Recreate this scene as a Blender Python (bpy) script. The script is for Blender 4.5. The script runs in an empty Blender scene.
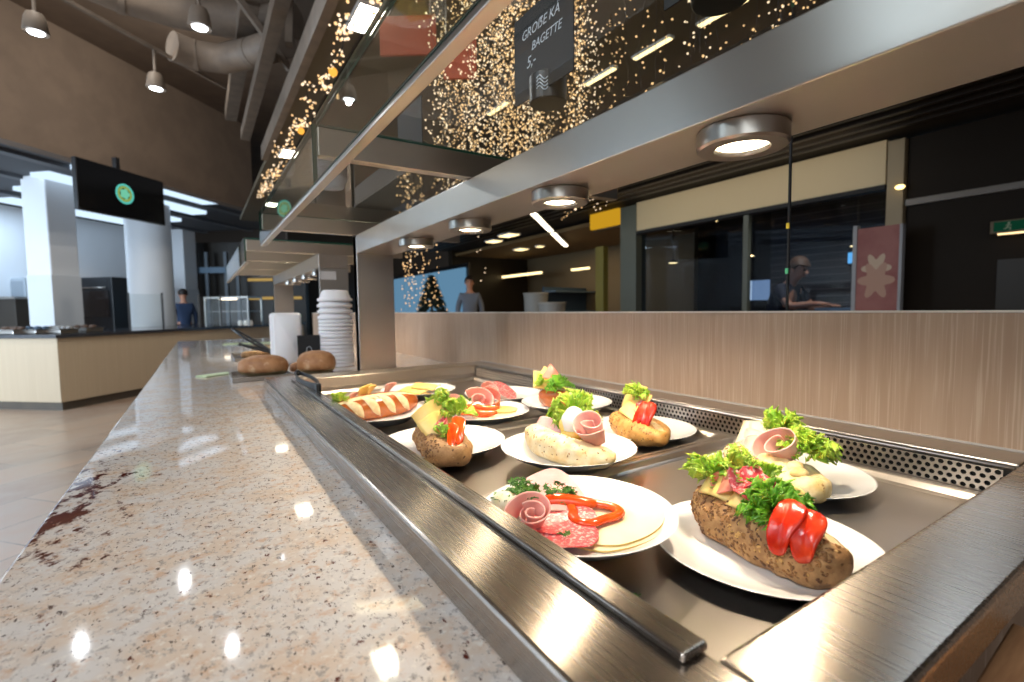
import bpy, math, random
from mathutils import Vector, Matrix, noise, Euler
sc = bpy.context.scene
COL = sc.collection
H = 1.18                      # camera height; everything below is written relative to the camera height and lifted by H
PI = math.pi
rnd = random.Random(7)
# ------------------------------------------------------------------ camera
FPX, YAW, PIT, ROL = 489.52, .5675034, -.0649030, -.0130017
fw = Vector((math.sin(YAW)*math.cos(PIT), math.cos(YAW)*math.cos(PIT), math.sin(PIT)))
rt = Vector((math.cos(YAW), -math.sin(YAW), 0)); up = rt.cross(fw)
c_, s_ = math.cos(ROL), math.sin(ROL)
rt, up = c_*rt + s_*up, -s_*rt + c_*up
cam = bpy.data.cameras.new('camera'); camo = bpy.data.objects.new('camera', cam); COL.objects.link(camo)
cam.sensor_width = 36; cam.lens = FPX/1024*36; cam.clip_start = .01; cam.clip_end = 80
m = Matrix.Identity(4)
for i in range(3):
    m[i][0] = rt[i]; m[i][1] = up[i]; m[i][2] = -fw[i]
m[2][3] = H
camo.matrix_world = m
cam.dof.use_dof = True; cam.dof.focus_distance = .72; cam.dof.aperture_fstop = 4.8
sc.camera = camo
def ray(px, py): return rt*((px-512)/FPX) - up*((py-341)/FPX) + fw
def at(px, py, ax, v):        # the point on the ray of a pixel where coordinate ax has value v
    d = ray(px, py); return d*(v/d[ax])
def atplane(px, py, p, n):
    d = ray(px, py); return d*(Vector(p).dot(n)/d.dot(n))
def far(px, dist):            # ground position at a bearing and a horizontal distance
    d = ray(px, 312); l = math.hypot(d.x, d.y); return Vector((d.x/l*dist, d.y/l*dist, 0))
# ------------------------------------------------------------------ objects
ORG = {}
def tag(o, label=None, cat=None, group=None, kind=None):
    if label: o['label'] = label
    if cat: o['category'] = cat
    if group: o['group'] = group
    if kind: o['kind'] = kind
    return o
def thing(name, label, cat, loc, group=None):
    o = bpy.data.objects.new(name, None); COL.objects.link(o); o.empty_display_size = .05
    o.location = (loc[0], loc[1], loc[2]+H); ORG[o.name] = Vector(loc)
    return tag(o, label, cat, group)
class MB:
    def __init__(s, M=None): s.v = []; s.f = []; s.mi = []; s.M = M or Matrix.Identity(4); s.cm = 0
    def add(s, vs, fs, mi=None):
        b = len(s.v); s.v += [s.M @ Vector(v) for v in vs]
        for k, f in enumerate(fs):
            s.f.append([b+i for i in f]); s.mi.append(mi[k] if isinstance(mi, list) else (s.cm if mi is None else mi))
        return s
    def box(s, a, b, mi=None):
        x0, y0, z0 = a; x1, y1, z1 = b
        return s.add([(x0,y0,z0),(x1,y0,z0),(x1,y1,z0),(x0,y1,z0),(x0,y0,z1),(x1,y0,z1),(x1,y1,z1),(x0,y1,z1)],
              [(0,3,2,1),(4,5,6,7),(0,1,5,4),(1,2,6,5),(2,3,7,6),(3,0,4,7)], mi)
    def prism(s, poly, z0, z1, mi=None):      # poly (x,y) counter-clockwise
        n = len(poly)
        return s.add([(p[0],p[1],z0) for p in poly]+[(p[0],p[1],z1) for p in poly],
              [list(range(n))[::-1], list(range(n,2*n))]+[(i,(i+1)%n,n+(i+1)%n,n+i) for i in range(n)], mi)
    def grid(s, fn, nu, nv, wu=False, wv=False, mi=None):
        vs = []; fs = []; ml = []
        for i in range(nu):
            for j in range(nv):
                vs.append(fn(i/(nu if wu else nu-1), j/(nv if wv else nv-1)))
        for i in range(nu if wu else nu-1):
            for j in range(nv if wv else nv-1):
                a, b2 = i, (i+1) % nu; c, d = j, (j+1) % nv
                fs.append((a*nv+c, b2*nv+c, b2*nv+d, a*nv+d))
                ml.append(mi((i+.5)/nu, (j+.5)/nv) if callable(mi) else (s.cm if mi is None else mi))
        return s.add(vs, fs, ml)
    def lathe(s, prof, c=(0,0,0), n=32, mi=None):
        vs = []; fs = []; k = len(prof)
        for i in range(n):
            a = 2*PI*i/n
            for r, z in prof: vs.append((c[0]+r*math.cos(a), c[1]+r*math.sin(a), c[2]+z))
        for i in range(n):
            for j in range(k-1):
                q = (i*k+j, ((i+1)%n)*k+j, ((i+1)%n)*k+j+1, i*k+j+1); fs.append(q)
        return s.add(vs, fs, mi)
    def tube(s, pts, r, n=10, mi=None, closed=False):
        pts = [Vector(p) for p in pts]; k = len(pts); vs = []; fs = []
        rad = r if isinstance(r, (list, tuple)) else [r]*k
        ref = None
        for i, p in enumerate(pts):
            if closed: t = pts[(i+1)%k]-pts[i-1]
            else: t = pts[min(i+1,k-1)]-pts[max(i-1,0)]
            t.normalize()
            if ref is None: ref = t.orthogonal().normalized()
            else:
                ref = ref - t*ref.dot(t)
                ref = ref.normalized() if ref.length > 1e-6 else t.orthogonal().normalized()
            bt = t.cross(ref)
            for j in range(n):
                a = 2*PI*j/n; vs.append(p + (ref*math.cos(a)+bt*math.sin(a))*rad[i])
        for i in range(k if closed else k-1):
            for j in range(n):
                fs.append((i*n+j, i*n+(j+1)%n, ((i+1)%k)*n+(j+1)%n, ((i+1)%k)*n+j))
        if not closed: fs += [list(range(n))[::-1], list(range((k-1)*n, k*n))]
        return s.add(vs, fs, mi)
    def cyl(s, a, b, r, n=20, mi=None): return s.tube([a, b], r, n, mi)
    def ball(s, c, r, nu=10, nv=7, R=None, mi=None):
        r = (r, r, r) if not isinstance(r, (list, tuple)) else r
        vs = []; fs = []; R = R or Matrix.Identity(3)
        for j in range(1, nv):
            t = PI*j/nv
            for i in range(nu):
                a = 2*PI*i/nu
                vs.append(Vector(c)+R@Vector((r[0]*math.sin(t)*math.cos(a), r[1]*math.sin(t)*math.sin(a), r[2]*math.cos(t))))
        vs += [Vector(c)+R@Vector((0,0,r[2])), Vector(c)+R@Vector((0,0,-r[2]))]
        T = len(vs)-2
        for j in range(nv-2):
            for i in range(nu): fs.append((j*nu+i, (j+1)*nu+i, (j+1)*nu+(i+1)%nu, j*nu+(i+1)%nu))
        for i in range(nu):
            fs.append((T, i, (i+1)%nu)); fs.append((T+1, (nv-2)*nu+(i+1)%nu, (nv-2)*nu+i))
        return s.add(vs, fs, mi)
    def build(s, name, mats, parent=None, origin=None, smooth=False, bevel=0, solid=0, sub=0, kind=None, seg=2, flat_angle=None):
        mats = mats if isinstance(mats, (list, tuple)) else [mats]
        if parent is not None: org = ORG[parent.name]
        elif origin is not None: org = Vector(origin)
        else:
            n = len(s.v); lo = [min(v[i] for v in s.v) for i in range(3)]; hi = [max(v[i] for v in s.v) for i in range(3)]
            org = Vector(((lo[0]+hi[0])/2, (lo[1]+hi[1])/2, lo[2]))
        me = bpy.data.meshes.new(name); me.from_pydata([tuple(v-org) for v in s.v], [], s.f); me.validate()
        for mt in mats: me.materials.append(mt)
        if len(me.polygons) == len(s.mi): me.polygons.foreach_set('material_index', s.mi)
        if smooth: me.polygons.foreach_set('use_smooth', [True]*len(me.polygons))
        o = bpy.data.objects.new(name, me); COL.objects.link(o); ORG[o.name] = org
        if parent is None: o.location = (org.x, org.y, org.z+H)
        else: o.parent = parent
        if flat_angle:
            try: me.set_sharp_from_angle(angle=math.radians(flat_angle))
            except Exception: pass
        if bevel:
            b = o.modifiers.new('Bevel', 'BEVEL'); b.width = bevel; b.segments = seg; b.limit_method = 'ANGLE'; b.angle_limit = math.radians(40)
        if solid:
            b = o.modifiers.new('Solid', 'SOLIDIFY'); b.thickness = solid; b.offset = 0
        if sub:
            b = o.modifiers.new('Sub', 'SUBSURF'); b.levels = sub; b.render_levels = sub
        if kind: o['kind'] = kind
        return o
def copy_tree(o, parent=None, shift=None, rotz=0, label=None):
    c = o.copy(); COL.objects.link(c)
    if parent is not None: c.parent = parent; c.matrix_parent_inverse = o.matrix_parent_inverse.copy()
    if shift is not None: c.location = o.location + Vector(shift)
    if rotz: c.rotation_euler = (0, 0, rotz)
    if label: c['label'] = label
    for ch in [x for x in KIDS(o)]: copy_tree(ch, c)
    return c
def KIDS(o): return [x for x in bpy.data.objects if x.parent == o]
def struct(mb, name, mat, **k):
    o = mb.build(name, mat, **k); o['kind'] = 'structure'; return o
def frame(p, xdir, ydir=None, zdir=None):
    x = Vector(xdir).normalized()
    if ydir is not None:
        y = Vector(ydir); y = (y-x*y.dot(x)).normalized(); z = x.cross(y)
    else:
        z = Vector(zdir or (0,0,1)); z = (z-x*z.dot(x)).normalized(); y = z.cross(x)
    M = Matrix.Identity(4)
    for i in range(3): M[i][0], M[i][1], M[i][2], M[i][3] = x[i], y[i], z[i], p[i]
    return M
def TR(p, rz=0, rx=0, ry=0): return Matrix.Translation(Vector(p)) @ Euler((rx, ry, rz)).to_matrix().to_4x4()
def text(body, size, M, mat, parent, name, align='CENTER', ext=.0004):
    cu = bpy.data.curves.new(name, 'FONT'); cu.body = body; cu.size = size; cu.align_x = align; cu.align_y = 'CENTER'; cu.extrude = ext; cu.shear = .25
    tmp = bpy.data.objects.new('tmp_text', cu); COL.objects.link(tmp); bpy.context.view_layer.update()
    me = bpy.data.meshes.new_from_object(tmp.evaluated_get(bpy.context.evaluated_depsgraph_get())); bpy.data.objects.remove(tmp); bpy.data.curves.remove(cu)
    me.materials.clear(); me.materials.append(mat); o = bpy.data.objects.new(name, me); COL.objects.link(o)
    o.parent = parent
    L = M.copy(); L.translation = M.translation - ORG[parent.name]
    o.matrix_local = L
    return o
# ------------------------------------------------------------------ materials
def newmat(name):
    mt = bpy.data.materials.new(name); mt.use_nodes = True
    nt = mt.node_tree; b = nt.nodes['Principled BSDF']; return mt, nt, b
def N(nt, t, **k):
    n = nt.nodes.new(t)
    for a, v in k.items():
        if a in n.inputs: n.inputs[a].default_value = v
        else: setattr(n, a, v)
    return n
def sset(b, **k):
    for a, v in k.items():
        a = a.replace('_', ' ')
        if a in b.inputs: b.inputs[a].default_value = (*v, 1) if isinstance(v, tuple) and len(v) == 3 and b.inputs[a].type == 'RGBA' else v
def lin(c): return tuple(((x/255+.055)/1.055)**2.4 if x/255 > .04045 else x/255/12.92 for x in c)
def mix(nt, fac, a, b):
    n = nt.nodes.new('ShaderNodeMix'); n.data_type = 'RGBA'
    for s, v in ((0, fac), (6, a), (7, b)):
        if hasattr(v, 'links') or hasattr(v, 'is_linked'): nt.links.new(v, n.inputs[s])
        elif isinstance(v, (int, float)): n.inputs[s].default_value = v
        else: n.inputs[s].default_value = (*v, 1)
    return n.outputs[2]
def ramp(nt, src, stops):
    r = nt.nodes.new('ShaderNodeValToRGB'); nt.links.new(src, r.inputs[0])
    while len(r.color_ramp.elements) < len(stops): r.color_ramp.elements.new(.5)
    for e, (p, c) in zip(r.color_ramp.elements, stops):
        e.position = p; e.color = (*c, 1) if not isinstance(c, (int, float)) else (c, c, c, 1)
    return r.outputs[0]
def coords(nt, scale=(1,1,1), kind='Object', rot=(0,0,0)):
    tc = nt.nodes.new('ShaderNodeTexCoord'); mp = nt.nodes.new('ShaderNodeMapping'); mp.inputs['Scale'].default_value = scale; mp.inputs['Rotation'].default_value = rot
    nt.links.new(tc.outputs[kind], mp.inputs[0]); return mp.outputs[0]
def noise_(nt, co, scale, detail=4, rough=.55, dist=0):
    n = nt.nodes.new('ShaderNodeTexNoise'); nt.links.new(co, n.inputs['Vector'])
    n.inputs['Scale'].default_value = scale; n.inputs['Detail'].default_value = detail; n.inputs['Roughness'].default_value = rough; n.inputs['Distortion'].default_value = dist
    return n.outputs['Fac']
def bump(nt, b, src, strength, dist=.002):
    n = nt.nodes.new('ShaderNodeBump'); n.inputs['Strength'].default_value = strength; n.inputs['Distance'].default_value = dist
    nt.links.new(src, n.inputs['Height']); nt.links.new(n.outputs[0], b.inputs['Normal'])
def plain(name, col, rough=.5, metal=0, spec=.5, sss=0, coat=0, srgb=True):
    mt, nt, b = newmat(name); sset(b, Base_Color=lin(col) if srgb else col, Roughness=rough, Metallic=metal, Specular_IOR_Level=spec, Coat_Weight=coat)
    if sss: sset(b, Subsurface_Weight=sss, Subsurface_Radius=(.006,.003,.002), Subsurface_Scale=1.0)
    return mt
def varied(name, c1, c2, scale=30, rough=.5, lo=.4, hi=.6, bmp=0, sss=0, spec=.5, coat=0, stretch=(1,1,1), detail=4, c3=None, s3=120, lo3=.6, hi3=.68, metal=0, bscale=None, rad=(.006,.003,.002)):
    mt, nt, b = newmat(name); co = coords(nt, stretch)
    f = noise_(nt, co, scale, detail); r = ramp(nt, f, [(lo, 0), (hi, 1)])
    colr = mix(nt, r, lin(c1), lin(c2))
    if c3 is not None:
        f3 = noise_(nt, co, s3, 3); r3 = ramp(nt, f3, [(lo3, 0), (hi3, 1)]); colr = mix(nt, r3, colr, lin(c3))
    nt.links.new(colr, b.inputs['Base Color'])
    sset(b, Roughness=rough, Specular_IOR_Level=spec, Coat_Weight=coat, Metallic=metal)
    if sss: sset(b, Subsurface_Weight=sss, Subsurface_Radius=rad, Subsurface_Scale=1.0)
    if bmp: bump(nt, b, noise_(nt, co, bscale or scale*2, 5), bmp)
    return mt
def emit(name, col, st):
    mt, nt, b = newmat(name); nt.nodes.remove(b); e = nt.nodes.new('ShaderNodeEmission'); e.inputs[0].default_value = (*col, 1); e.inputs[1].default_value = st
    nt.links.new(e.outputs[0], nt.nodes['Material Output'].inputs[0]); return mt
def steel(name, col=(.60,.58,.56), rough=.3, aniso=.75, tan=(.7071,0,.7071), grain=(350,4,350), gb=.06):
    mt, nt, b = newmat(name)
    sset(b, Base_Color=col, Metallic=1., Roughness=rough, Anisotropic=aniso)
    cv = nt.nodes.new('ShaderNodeCombineXYZ')
    for i in range(3): cv.inputs[i].default_value = tan[i]
    if aniso: nt.links.new(cv.outputs[0], b.inputs['Tangent'])
    co = coords(nt, grain)
    f = noise_(nt, co, 1, 3)
    nt.links.new(ramp(nt, f, [(.2, rough*.97), (.8, rough*1.04)]), b.inputs['Roughness'])
    f2 = noise_(nt, coords(nt, (3,3,3)), 2, 3)
    nt.links.new(mix(nt, f2, tuple(c*.9 for c in col), tuple(min(1,c*1.08) for c in col)), b.inputs['Base Color'])
    return mt
def glass_thin(name, tint=(.93,.97,.95), refl=1.0, rough=0.0):
    mt, nt, b = newmat(name); nt.nodes.remove(b)
    t = nt.nodes.new('ShaderNodeBsdfTransparent'); t.inputs[0].default_value = (*tint, 1)
    g = nt.nodes.new('ShaderNodeBsdfGlossy'); g.inputs['Roughness'].default_value = rough; g.inputs[0].default_value = (refl, refl, refl, 1)
    fr = nt.nodes.new('ShaderNodeFresnel'); fr.inputs[0].default_value = 1.5
    mx = nt.nodes.new('ShaderNodeMixShader')
    ge = nt.nodes.new('ShaderNodeNewGeometry'); mu = nt.nodes.new('ShaderNodeMath'); mu.operation = 'MULTIPLY_ADD'; mu.inputs[1].default_value = -1; mu.inputs[2].default_value = 1
    nt.links.new(ge.outputs['Backfacing'], mu.inputs[0]); m2 = nt.nodes.new('ShaderNodeMath'); m2.operation = 'MULTIPLY'
    nt.links.new(mu.outputs[0], m2.inputs[0]); nt.links.new(fr.outputs[0], m2.inputs[1])
    nt.links.new(m2.outputs[0], mx.inputs[0]); nt.links.new(t.outputs[0], mx.inputs[1]); nt.links.new(g.outputs[0], mx.inputs[2])
    nt.links.new(mx.outputs[0], nt.nodes['Material Output'].inputs[0]); return mt
# ------------------------------------------------------------------ material library
M = {}
M['steel'] = steel('brushed_steel', (.43,.385,.34), .27, .90)
M['steel_well'] = steel('well_steel', (.54,.49,.44), .34, .55, gb=.04)
M['steel_post'] = steel('post_steel', (.46,.42,.38), .32, .6, tan=(1,0,0), grain=(350,350,4))
M['steel_beam'] = steel('beam_steel', (.52,.48,.44), .32, .78, grain=(300,5,300), gb=.08)
M['steel_bar'] = steel('bar_steel', (.58,.52,.45), .34, .6, tan=(0,.7071,.7071), grain=(4,300,300))
M['steel_plain'] = plain('plain_steel', (.42,.39,.36), .30, 1.0, srgb=False)
M['black'] = plain('black_plastic', (18,18,20), .35)
M['black_matt'] = plain('black_matt', (22,24,28), .7)
M['dark'] = plain('dark_void', (12,10,9), .8)
M['white_foam'] = plain('white_foam', (238,238,242), .6, sss=.1)
M['porcelain'] = plain('porcelain', (243,242,240), .12, coat=.3)
M['glass'] = glass_thin('clear_glass', (.96,.985,.97))
M['glass_far'] = glass_thin('far_glass', (.93,.95,.95))
M['glass_edge'] = plain('green_glass_edge', (10,66,52), .1, coat=.5)
M['lens'] = emit('lamp_glow', (1,.82,.55), 22)
M['panel_glow'] = emit('ceiling_panel_glow', (1,.92,.74), 22)
M['spot_glow'] = emit('spot_glow', (.86,.93,1), 9)
M['bulb'] = emit('fairy_bulb', (1,.60,.27), 1.25)
M['bulb_cool'] = emit('fairy_bulb_pale', (1,.74,.48), 1.4)
M['bulb_amber'] = emit('amber_bulb', (1,.42,.06), 1.1)
M['led_warm'] = emit('led_warm', (1,.75,.36), 2.2)
M['sky_strip'] = emit('daylight_strip', (.62,.80,1), 1.0)
# granite
def granite(name, darker=1.0):
    mt, nt, b = newmat(name); co = coords(nt, (1,1,1))
    def k(c): return tuple(v*darker for v in lin(c))
    base = mix(nt, ramp(nt, noise_(nt, co, 14, 5), [(.44,0),(.60,1)]), k((222,216,210)), k((222,204,186)))
    base = mix(nt, ramp(nt, noise_(nt, co, 48, 5, .66), [(.53,0),(.65,.75)]), base, k((212,176,146)))
    base = mix(nt, ramp(nt, noise_(nt, coords(nt,(1,.75,1),rot=(0,0,.5)), 95, 5, .7), [(.55,0),(.62,.75)]), base, k((162,155,150)))
    base = mix(nt, ramp(nt, noise_(nt, co, 110, 4, .65), [(.55,0),(.66,.8)]), base, k((236,230,220)))
    v = noise_(nt, coords(nt,(1.3,.7,1),rot=(0,0,.35)), 130, 4, .68)
    base = mix(nt, ramp(nt, v, [(.60,0),(.645,.9)]), base, k((86,74,68)))
    g = noise_(nt, coords(nt,(1.3,.75,1),rot=(0,0,-.5)), 52, 6, .70)
    base = mix(nt, ramp(nt, g, [(.625,0),(.665,1)]), base, k((96,44,34)))
    # garnet-rich vein along the guest edge
    tc = nt.nodes.new('ShaderNodeTexCoord'); sp = nt.nodes.new('ShaderNodeSeparateXYZ'); nt.links.new(tc.outputs['Object'], sp.inputs[0])
    vd = nt.nodes.new('ShaderNodeVectorMath'); vd.operation = 'DISTANCE'; mp = nt.nodes.new('ShaderNodeMapping'); mp.inputs['Scale'].default_value = (1.9, .5, 1); mp.inputs['Rotation'].default_value = (0,0,.18)
    nt.links.new(tc.outputs['Object'], mp.inputs[0]); nt.links.new(mp.outputs[0], vd.inputs[0])
    VC = Matrix.Rotation(.18,3,'Z') @ Vector((-.18*1.9,.95*.5,0)); vd.inputs[1].default_value = VC
    rr = ramp(nt, vd.outputs['Value'], [(.02,.25),(.30,0.0)])
    ad = nt.nodes.new('ShaderNodeMath'); ad.operation = 'ADD'; nt.links.new(rr, ad.inputs[0])
    nt.links.new(noise_(nt, coords(nt,(1.3,.8,1),rot=(0,0,-.6)), 26, 6, .68), ad.inputs[1])
    base = mix(nt, ramp(nt, ad.outputs[0], [(.70,0),(.77,1)]), base, k((92,44,36)))
    nt.links.new(base, b.inputs['Base Color']); sset(b, Roughness=.045, Specular_IOR_Level=.55)
    return mt
M['granite'] = granite('polished_granite')
M['dark_stone'] = varied('dark_stone_top', (44,46,52), (70,72,78), 60, .12)
# laminate with fine vertical grain
def laminate(name, c1, c2, c3, sx=60):
    mt, nt, b = newmat(name); co = coords(nt, (1, 1, .012))
    a = noise_(nt, co, sx, 3, .6); c = noise_(nt, coords(nt,(1,1,.02)), sx*4.5, 2, .5)
    col = mix(nt, ramp(nt, a, [(.38,0),(.62,1)]), lin(c1), lin(c2)); col = mix(nt, ramp(nt, c, [(.52,0),(.66,1)]), col, lin(c3))
    nt.links.new(col, b.inputs['Base Color']); sset(b, Roughness=.45, Specular_IOR_Level=.35); return mt
M['laminate'] = laminate('oak_laminate', (178,152,130), (170,143,121), (188,164,143))
M['laminate_edge'] = plain('pale_edge', (226,216,204), .4)
M['cream_board'] = laminate('cream_board', (196,178,152), (193,175,149), (198,181,155), 14)
def tiles(name):
    mt, nt, b = newmat(name); co = coords(nt, (1,1,1), rot=(0,0,-.72))
    br = nt.nodes.new('ShaderNodeTexBrick'); nt.links.new(co, br.inputs['Vector']); br.inputs['Scale'].default_value = 1.0
    br.inputs['Brick Width'].default_value = .9; br.inputs['Row Height'].default_value = .45; br.inputs['Mortar Size'].default_value = .004
    br.inputs['Color1'].default_value = (*lin((204,174,148)),1); br.inputs['Color2'].default_value = (*lin((176,149,129)),1); br.inputs['Mortar'].default_value = (*lin((120,106,94)),1)
    n = noise_(nt, co, 5, 5, .65)
    col = mix(nt, ramp(nt, n, [(.38,0),(.66,.7)]), br.outputs['Color'], lin((196,178,160)))
    nt.links.new(col, b.inputs['Base Color']); sset(b, Roughness=.3, Specular_IOR_Level=.4); return mt
M['floor'] = tiles('stone_tiles')
M['soffit'] = varied('soffit_paint', (112,97,84), (104,90,78), 3, .8)
M['duct'] = varied('duct_paint', (128,115,102), (116,104,93), 6, .6)
M['beam_paint'] = varied('beam_paint', (120,108,96), (108,97,86), 8, .6)
M['ceiling_olive'] = plain('olive_ceiling', (92,84,68), .7)
M['ceiling_dark'] = plain('dark_ceiling', (40,36,30), .8)
M['hall_ceiling'] = plain('grey_hall_ceiling', (74,78,84), .8)
M['white_paint'] = plain('white_paint', (222,226,230), .6)
M['fascia_cream'] = plain('cream_fascia', (206,186,146), .5)
M['col_cream'] = plain('column_cream', (150,134,104), .5)
M['pillar_green'] = plain('pillar_grey_green', (92,96,84), .4)
M['brown_dark'] = plain('dark_brown_panel', (42,34,24), .4)
M['yellow'] = plain('yellow_panel', (206,150,20), .5)
M['orange'] = plain('orange_panel', (168,70,34), .6)
M['chalk'] = plain('chalk_white', (196,204,214), .9)
# ------------------------------------------------------------------ room shell
struct(MB().box((-9,-4,-1.22), (9,24,-1.18)), 'floor', M['floor'])
# ------------------------------------------------------------------ counter
ct = MB()
ct.box((-.193,-.9,-.315), (.30,6.0,-.28)); ct.box((.30,1.93,-.315), (1.115,6.0,-.28))
o = ct.build('granite_worktop', M['granite'], None, (0,0,-.28), bevel=.004)
tag(o, 'long polished beige granite worktop with dark red flecks, beside the steel cold well', 'worktop')
bc = thing('buffet_base', 'pale laminate base cabinet under the granite worktop', 'cabinet', (.45,2.5,-1.18))
MB().box((-.13,-.85,-1.08), (.17,5.95,-.317)).build('side_panel', M['cream_board'], bc)
MB().box((-.08,-.85,-1.18), (.17,5.9,-1.08)).build('plinth', M['black_matt'], bc)
MB().box((.17,2.02,-1.08), (1.10,5.95,-.317)).build('cabinet_body', M['cream_board'], bc)
# ------------------------------------------------------------------ cold well
FZ = -.303
cw = thing('cold_well', 'brushed steel drop-in cold well holding the plates of food', 'cold well', (.62,1.05,-.40))
t = MB()
t.box((.189,-.25,-.2785), (.288,2.0,-.24)); o = t.build('guest_rail', M['steel'], cw, bevel=.004)
t = MB(); t.box((.2885,.113,-.2785), (1.1,.197,-.24)); t.build('end_rail', M['steel'], cw, bevel=.005, seg=3)
t = MB(); t.box((.2885,1.87,-.2785), (1.0165,2.0,-.24)); t.build('far_rail', M['steel_bar'], cw, bevel=.003)
t = MB(); t.box((1.017,.1975,-.2785), (1.1,2.0,-.24)); t.build('back_rail', M['steel_well'], cw, bevel=.003)
t = MB(); t.box((.262,.203,-.2395), (.2885,1.862,-.232)); t.build('channel_strip', M['steel'], cw, bevel=.0025, seg=3)
t = MB(); t.tube([(1.008,.2,-.246),(1.008,1.868,-.246)], .0045, 8); t.tube([(1.0,.2,-.292),(1.0,1.868,-.292)], .004, 8); t.build('trim_rod', M['steel_plain'], cw, smooth=True)
t = MB(); t.box((.276,.197,-.36), (.2875,1.87,-.279)); t.box((1.012,.197,-.36), (1.02,1.87,-.279)); t.box((.2885,.185,-.36), (1.01,.1965,-.279)); t.box((.2885,1.8705,-.36), (1.01,1.88,-.279)); t.box((.276,.185,-.37), (1.02,1.88,-.36)); t.build('well_tank', M['steel_well'], cw)
# perforated grille: four staggered rows of round holes, a dark duct behind
pg = MB(); px0 = .999
pit = .0112; rows = 4; z0 = -.288; rh = .0098
ncol = int(1.66/pit)
for r_ in range(rows):
    for c in range(ncol):
        y = .205 + c*pit + (pit/2 if r_ % 2 else 0); zz = z0 + r_*rh
        cy, cz = y+pit/2, zz+rh/2; R = .0040
        out = [(y+pit,cz),(y+pit,zz+rh),(cy,zz+rh),(y,zz+rh),(y,cz),(y,zz),(cy,zz),(y+pit,zz)]
        inn = [(cy+R*math.cos(PI*k/4), cz+R*math.sin(PI*k/4)) for k in range(8)]
        vs = [(px0,a,b) for a,b in out]+[(px0,a,b) for a,b in inn]+[(px0+.0022,a,b) for a,b in inn]
        fs = [(k,(k+1)%8,8+(k+1)%8,8+k) for k in range(8)]+[(8+k,8+(k+1)%8,16+(k+1)%8,16+k) for k in range(8)]
        pg.add(vs, fs)
pg.build('perforated_grille', M['steel_well'], cw)
MB().box((1.004,.2,-.30), (1.0115,1.868,-.249)).build('duct_backing', M['dark'], cw)
# four shallow pans in the well
def pan(y0, y1):
    x0, x1 = .29, .994; zf, zr = FZ, -.288; mb = MB()
    def ring(ins, z, rad, n=8):
        pts = []
        a0, a1, b0, b1 = x0+ins, x1-ins, y0+ins, y1-ins
        for (cx, cy, s) in ((a1-rad,b1-rad,0),(a0+rad,b1-rad,1),(a0+rad,b0+rad,2),(a1-rad,b0+rad,3)):
            for k in range(n+1):
                a = (s+k/n)*PI/2; pts.append((cx+rad*math.cos(a), cy+rad*math.sin(a), z))
        return pts
    rings = [ring(.0005,zr-.006,.004), ring(.0005,zr,.004), ring(.011,zr,.02), ring(.0135,zr-.002,.022), ring(.018,zf+.004,.03), ring(.023,zf,.04)]
    n = len(rings[0])
    for i in range(len(rings)-1):
        mb.add(rings[i]+rings[i+1], [(k,(k+1)%n,n+(k+1)%n,n+k) for k in range(n)])
    mb.add(rings[-1], [list(range(n))]); b0 = [(p[0],p[1],zf-.002) for p in rings[0]]
    mb.add(rings[0]+b0, [((k+1)%n,k,n+k,n+(k+1)%n) for k in range(n)]); mb.add(b0, [list(range(n))[::-1]])
    return mb
PE = [.199,.65,1.06,1.46,1.868]
pl = ['nearest steel pan in the well, under the cold cuts and nearest seeded roll','second steel pan from the near end of the well','third steel pan from the near end of the well','farthest steel pan in the well, at its far end']
for k in range(4):
    o = pan(PE[k]+.0005, PE[k+1]-.0005).build('cold_pan', M['steel_well'], None, smooth=True, flat_angle=30); tag(o, pl[k], 'pan', 'pans in the cold well')
# ------------------------------------------------------------------ wood-look back panel
wp = thing('back_panel', 'light oak laminate panel standing behind the cold well', 'panel', (1.115,2.5,-1.18))
MB().box((1.103,-.9,-1.18), (1.128,6.0,-.016)).build('board', M['laminate'], wp, bevel=.001)
MB().box((1.1025,-.9,-.0158), (1.1285,6.0,-.012)).build('top_edge', M['laminate_edge'], wp)
MB().tube([(1.1025,-.8,-.2395),(1.1025,2.0,-.2395)], .003, 6).build('sealant', plain('sealant',(178,170,164),.5), wp, smooth=True)
# ------------------------------------------------------------------ shelf guard with lamp beam
def puck(x, y, label):
    r = thing('heat_lamp', label, 'lamp', (x,y,.208), 'round lamps under the steel beams')
    b = MB(); b.lathe([(.0,.0249),(.0555,.0249),(.057,.023),(.057,.003),(.054,.0),(.035,.0),(.032,.004),(.031,.016),(0,.016)], (x,y,.208), 40)
    b.build('housing', M['steel_plain'], r, smooth=True, flat_angle=35)
    MB().lathe([(0,.0055),(.0308,.0055),(.0308,.0065),(0,.0065)], (x,y,.208), 32).build('lens', M['lens'], r)
    return r
ll = ['nearest round lamp under the near steel beam','second round lamp from the front under the near steel beam','third round lamp from the front under the near steel beam','farthest round lamp under the near steel beam, next to its post']
def guard(y0, y1, name, label, first):
    g = thing('guard_frame', label, 'shelf frame', (.624,(y0+y1)/2,-.28))
    t = MB(); t.box((.548,y0,.233), (.70,y1,.306)); t.build('beam', M['steel_beam'], g, bevel=.002)
    for k, yp in enumerate((y0, y1)):
        if yp < 0: continue
        t = MB(); ya, yb = yp, yp+.05
        if k == 0: ya, yb = yp-.0, yp+.05
        t.box((.548,ya,-.2795), (.70,yb,.2325 if k == 0 else .306)); t.build('post', M['steel_post'], g, bevel=.002)
    return g
G1 = guard(-.75, 2.02, 'near', 'near brushed steel guard frame over the cold well, beam on a flat post', True)
def crossbar(y, g): MB().box((.212,y-.0,.307), (1.02,y+.028,.362)).build('cross_bar', M['steel_bar'], g, bevel=.0015)
crossbar(1.03, G1); crossbar(2.03, G1)
MB().box((.207,-.75,.246), (.2235,2.06,.254)).build('front_rail', M['steel_bar'], G1, bevel=.001)
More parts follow.
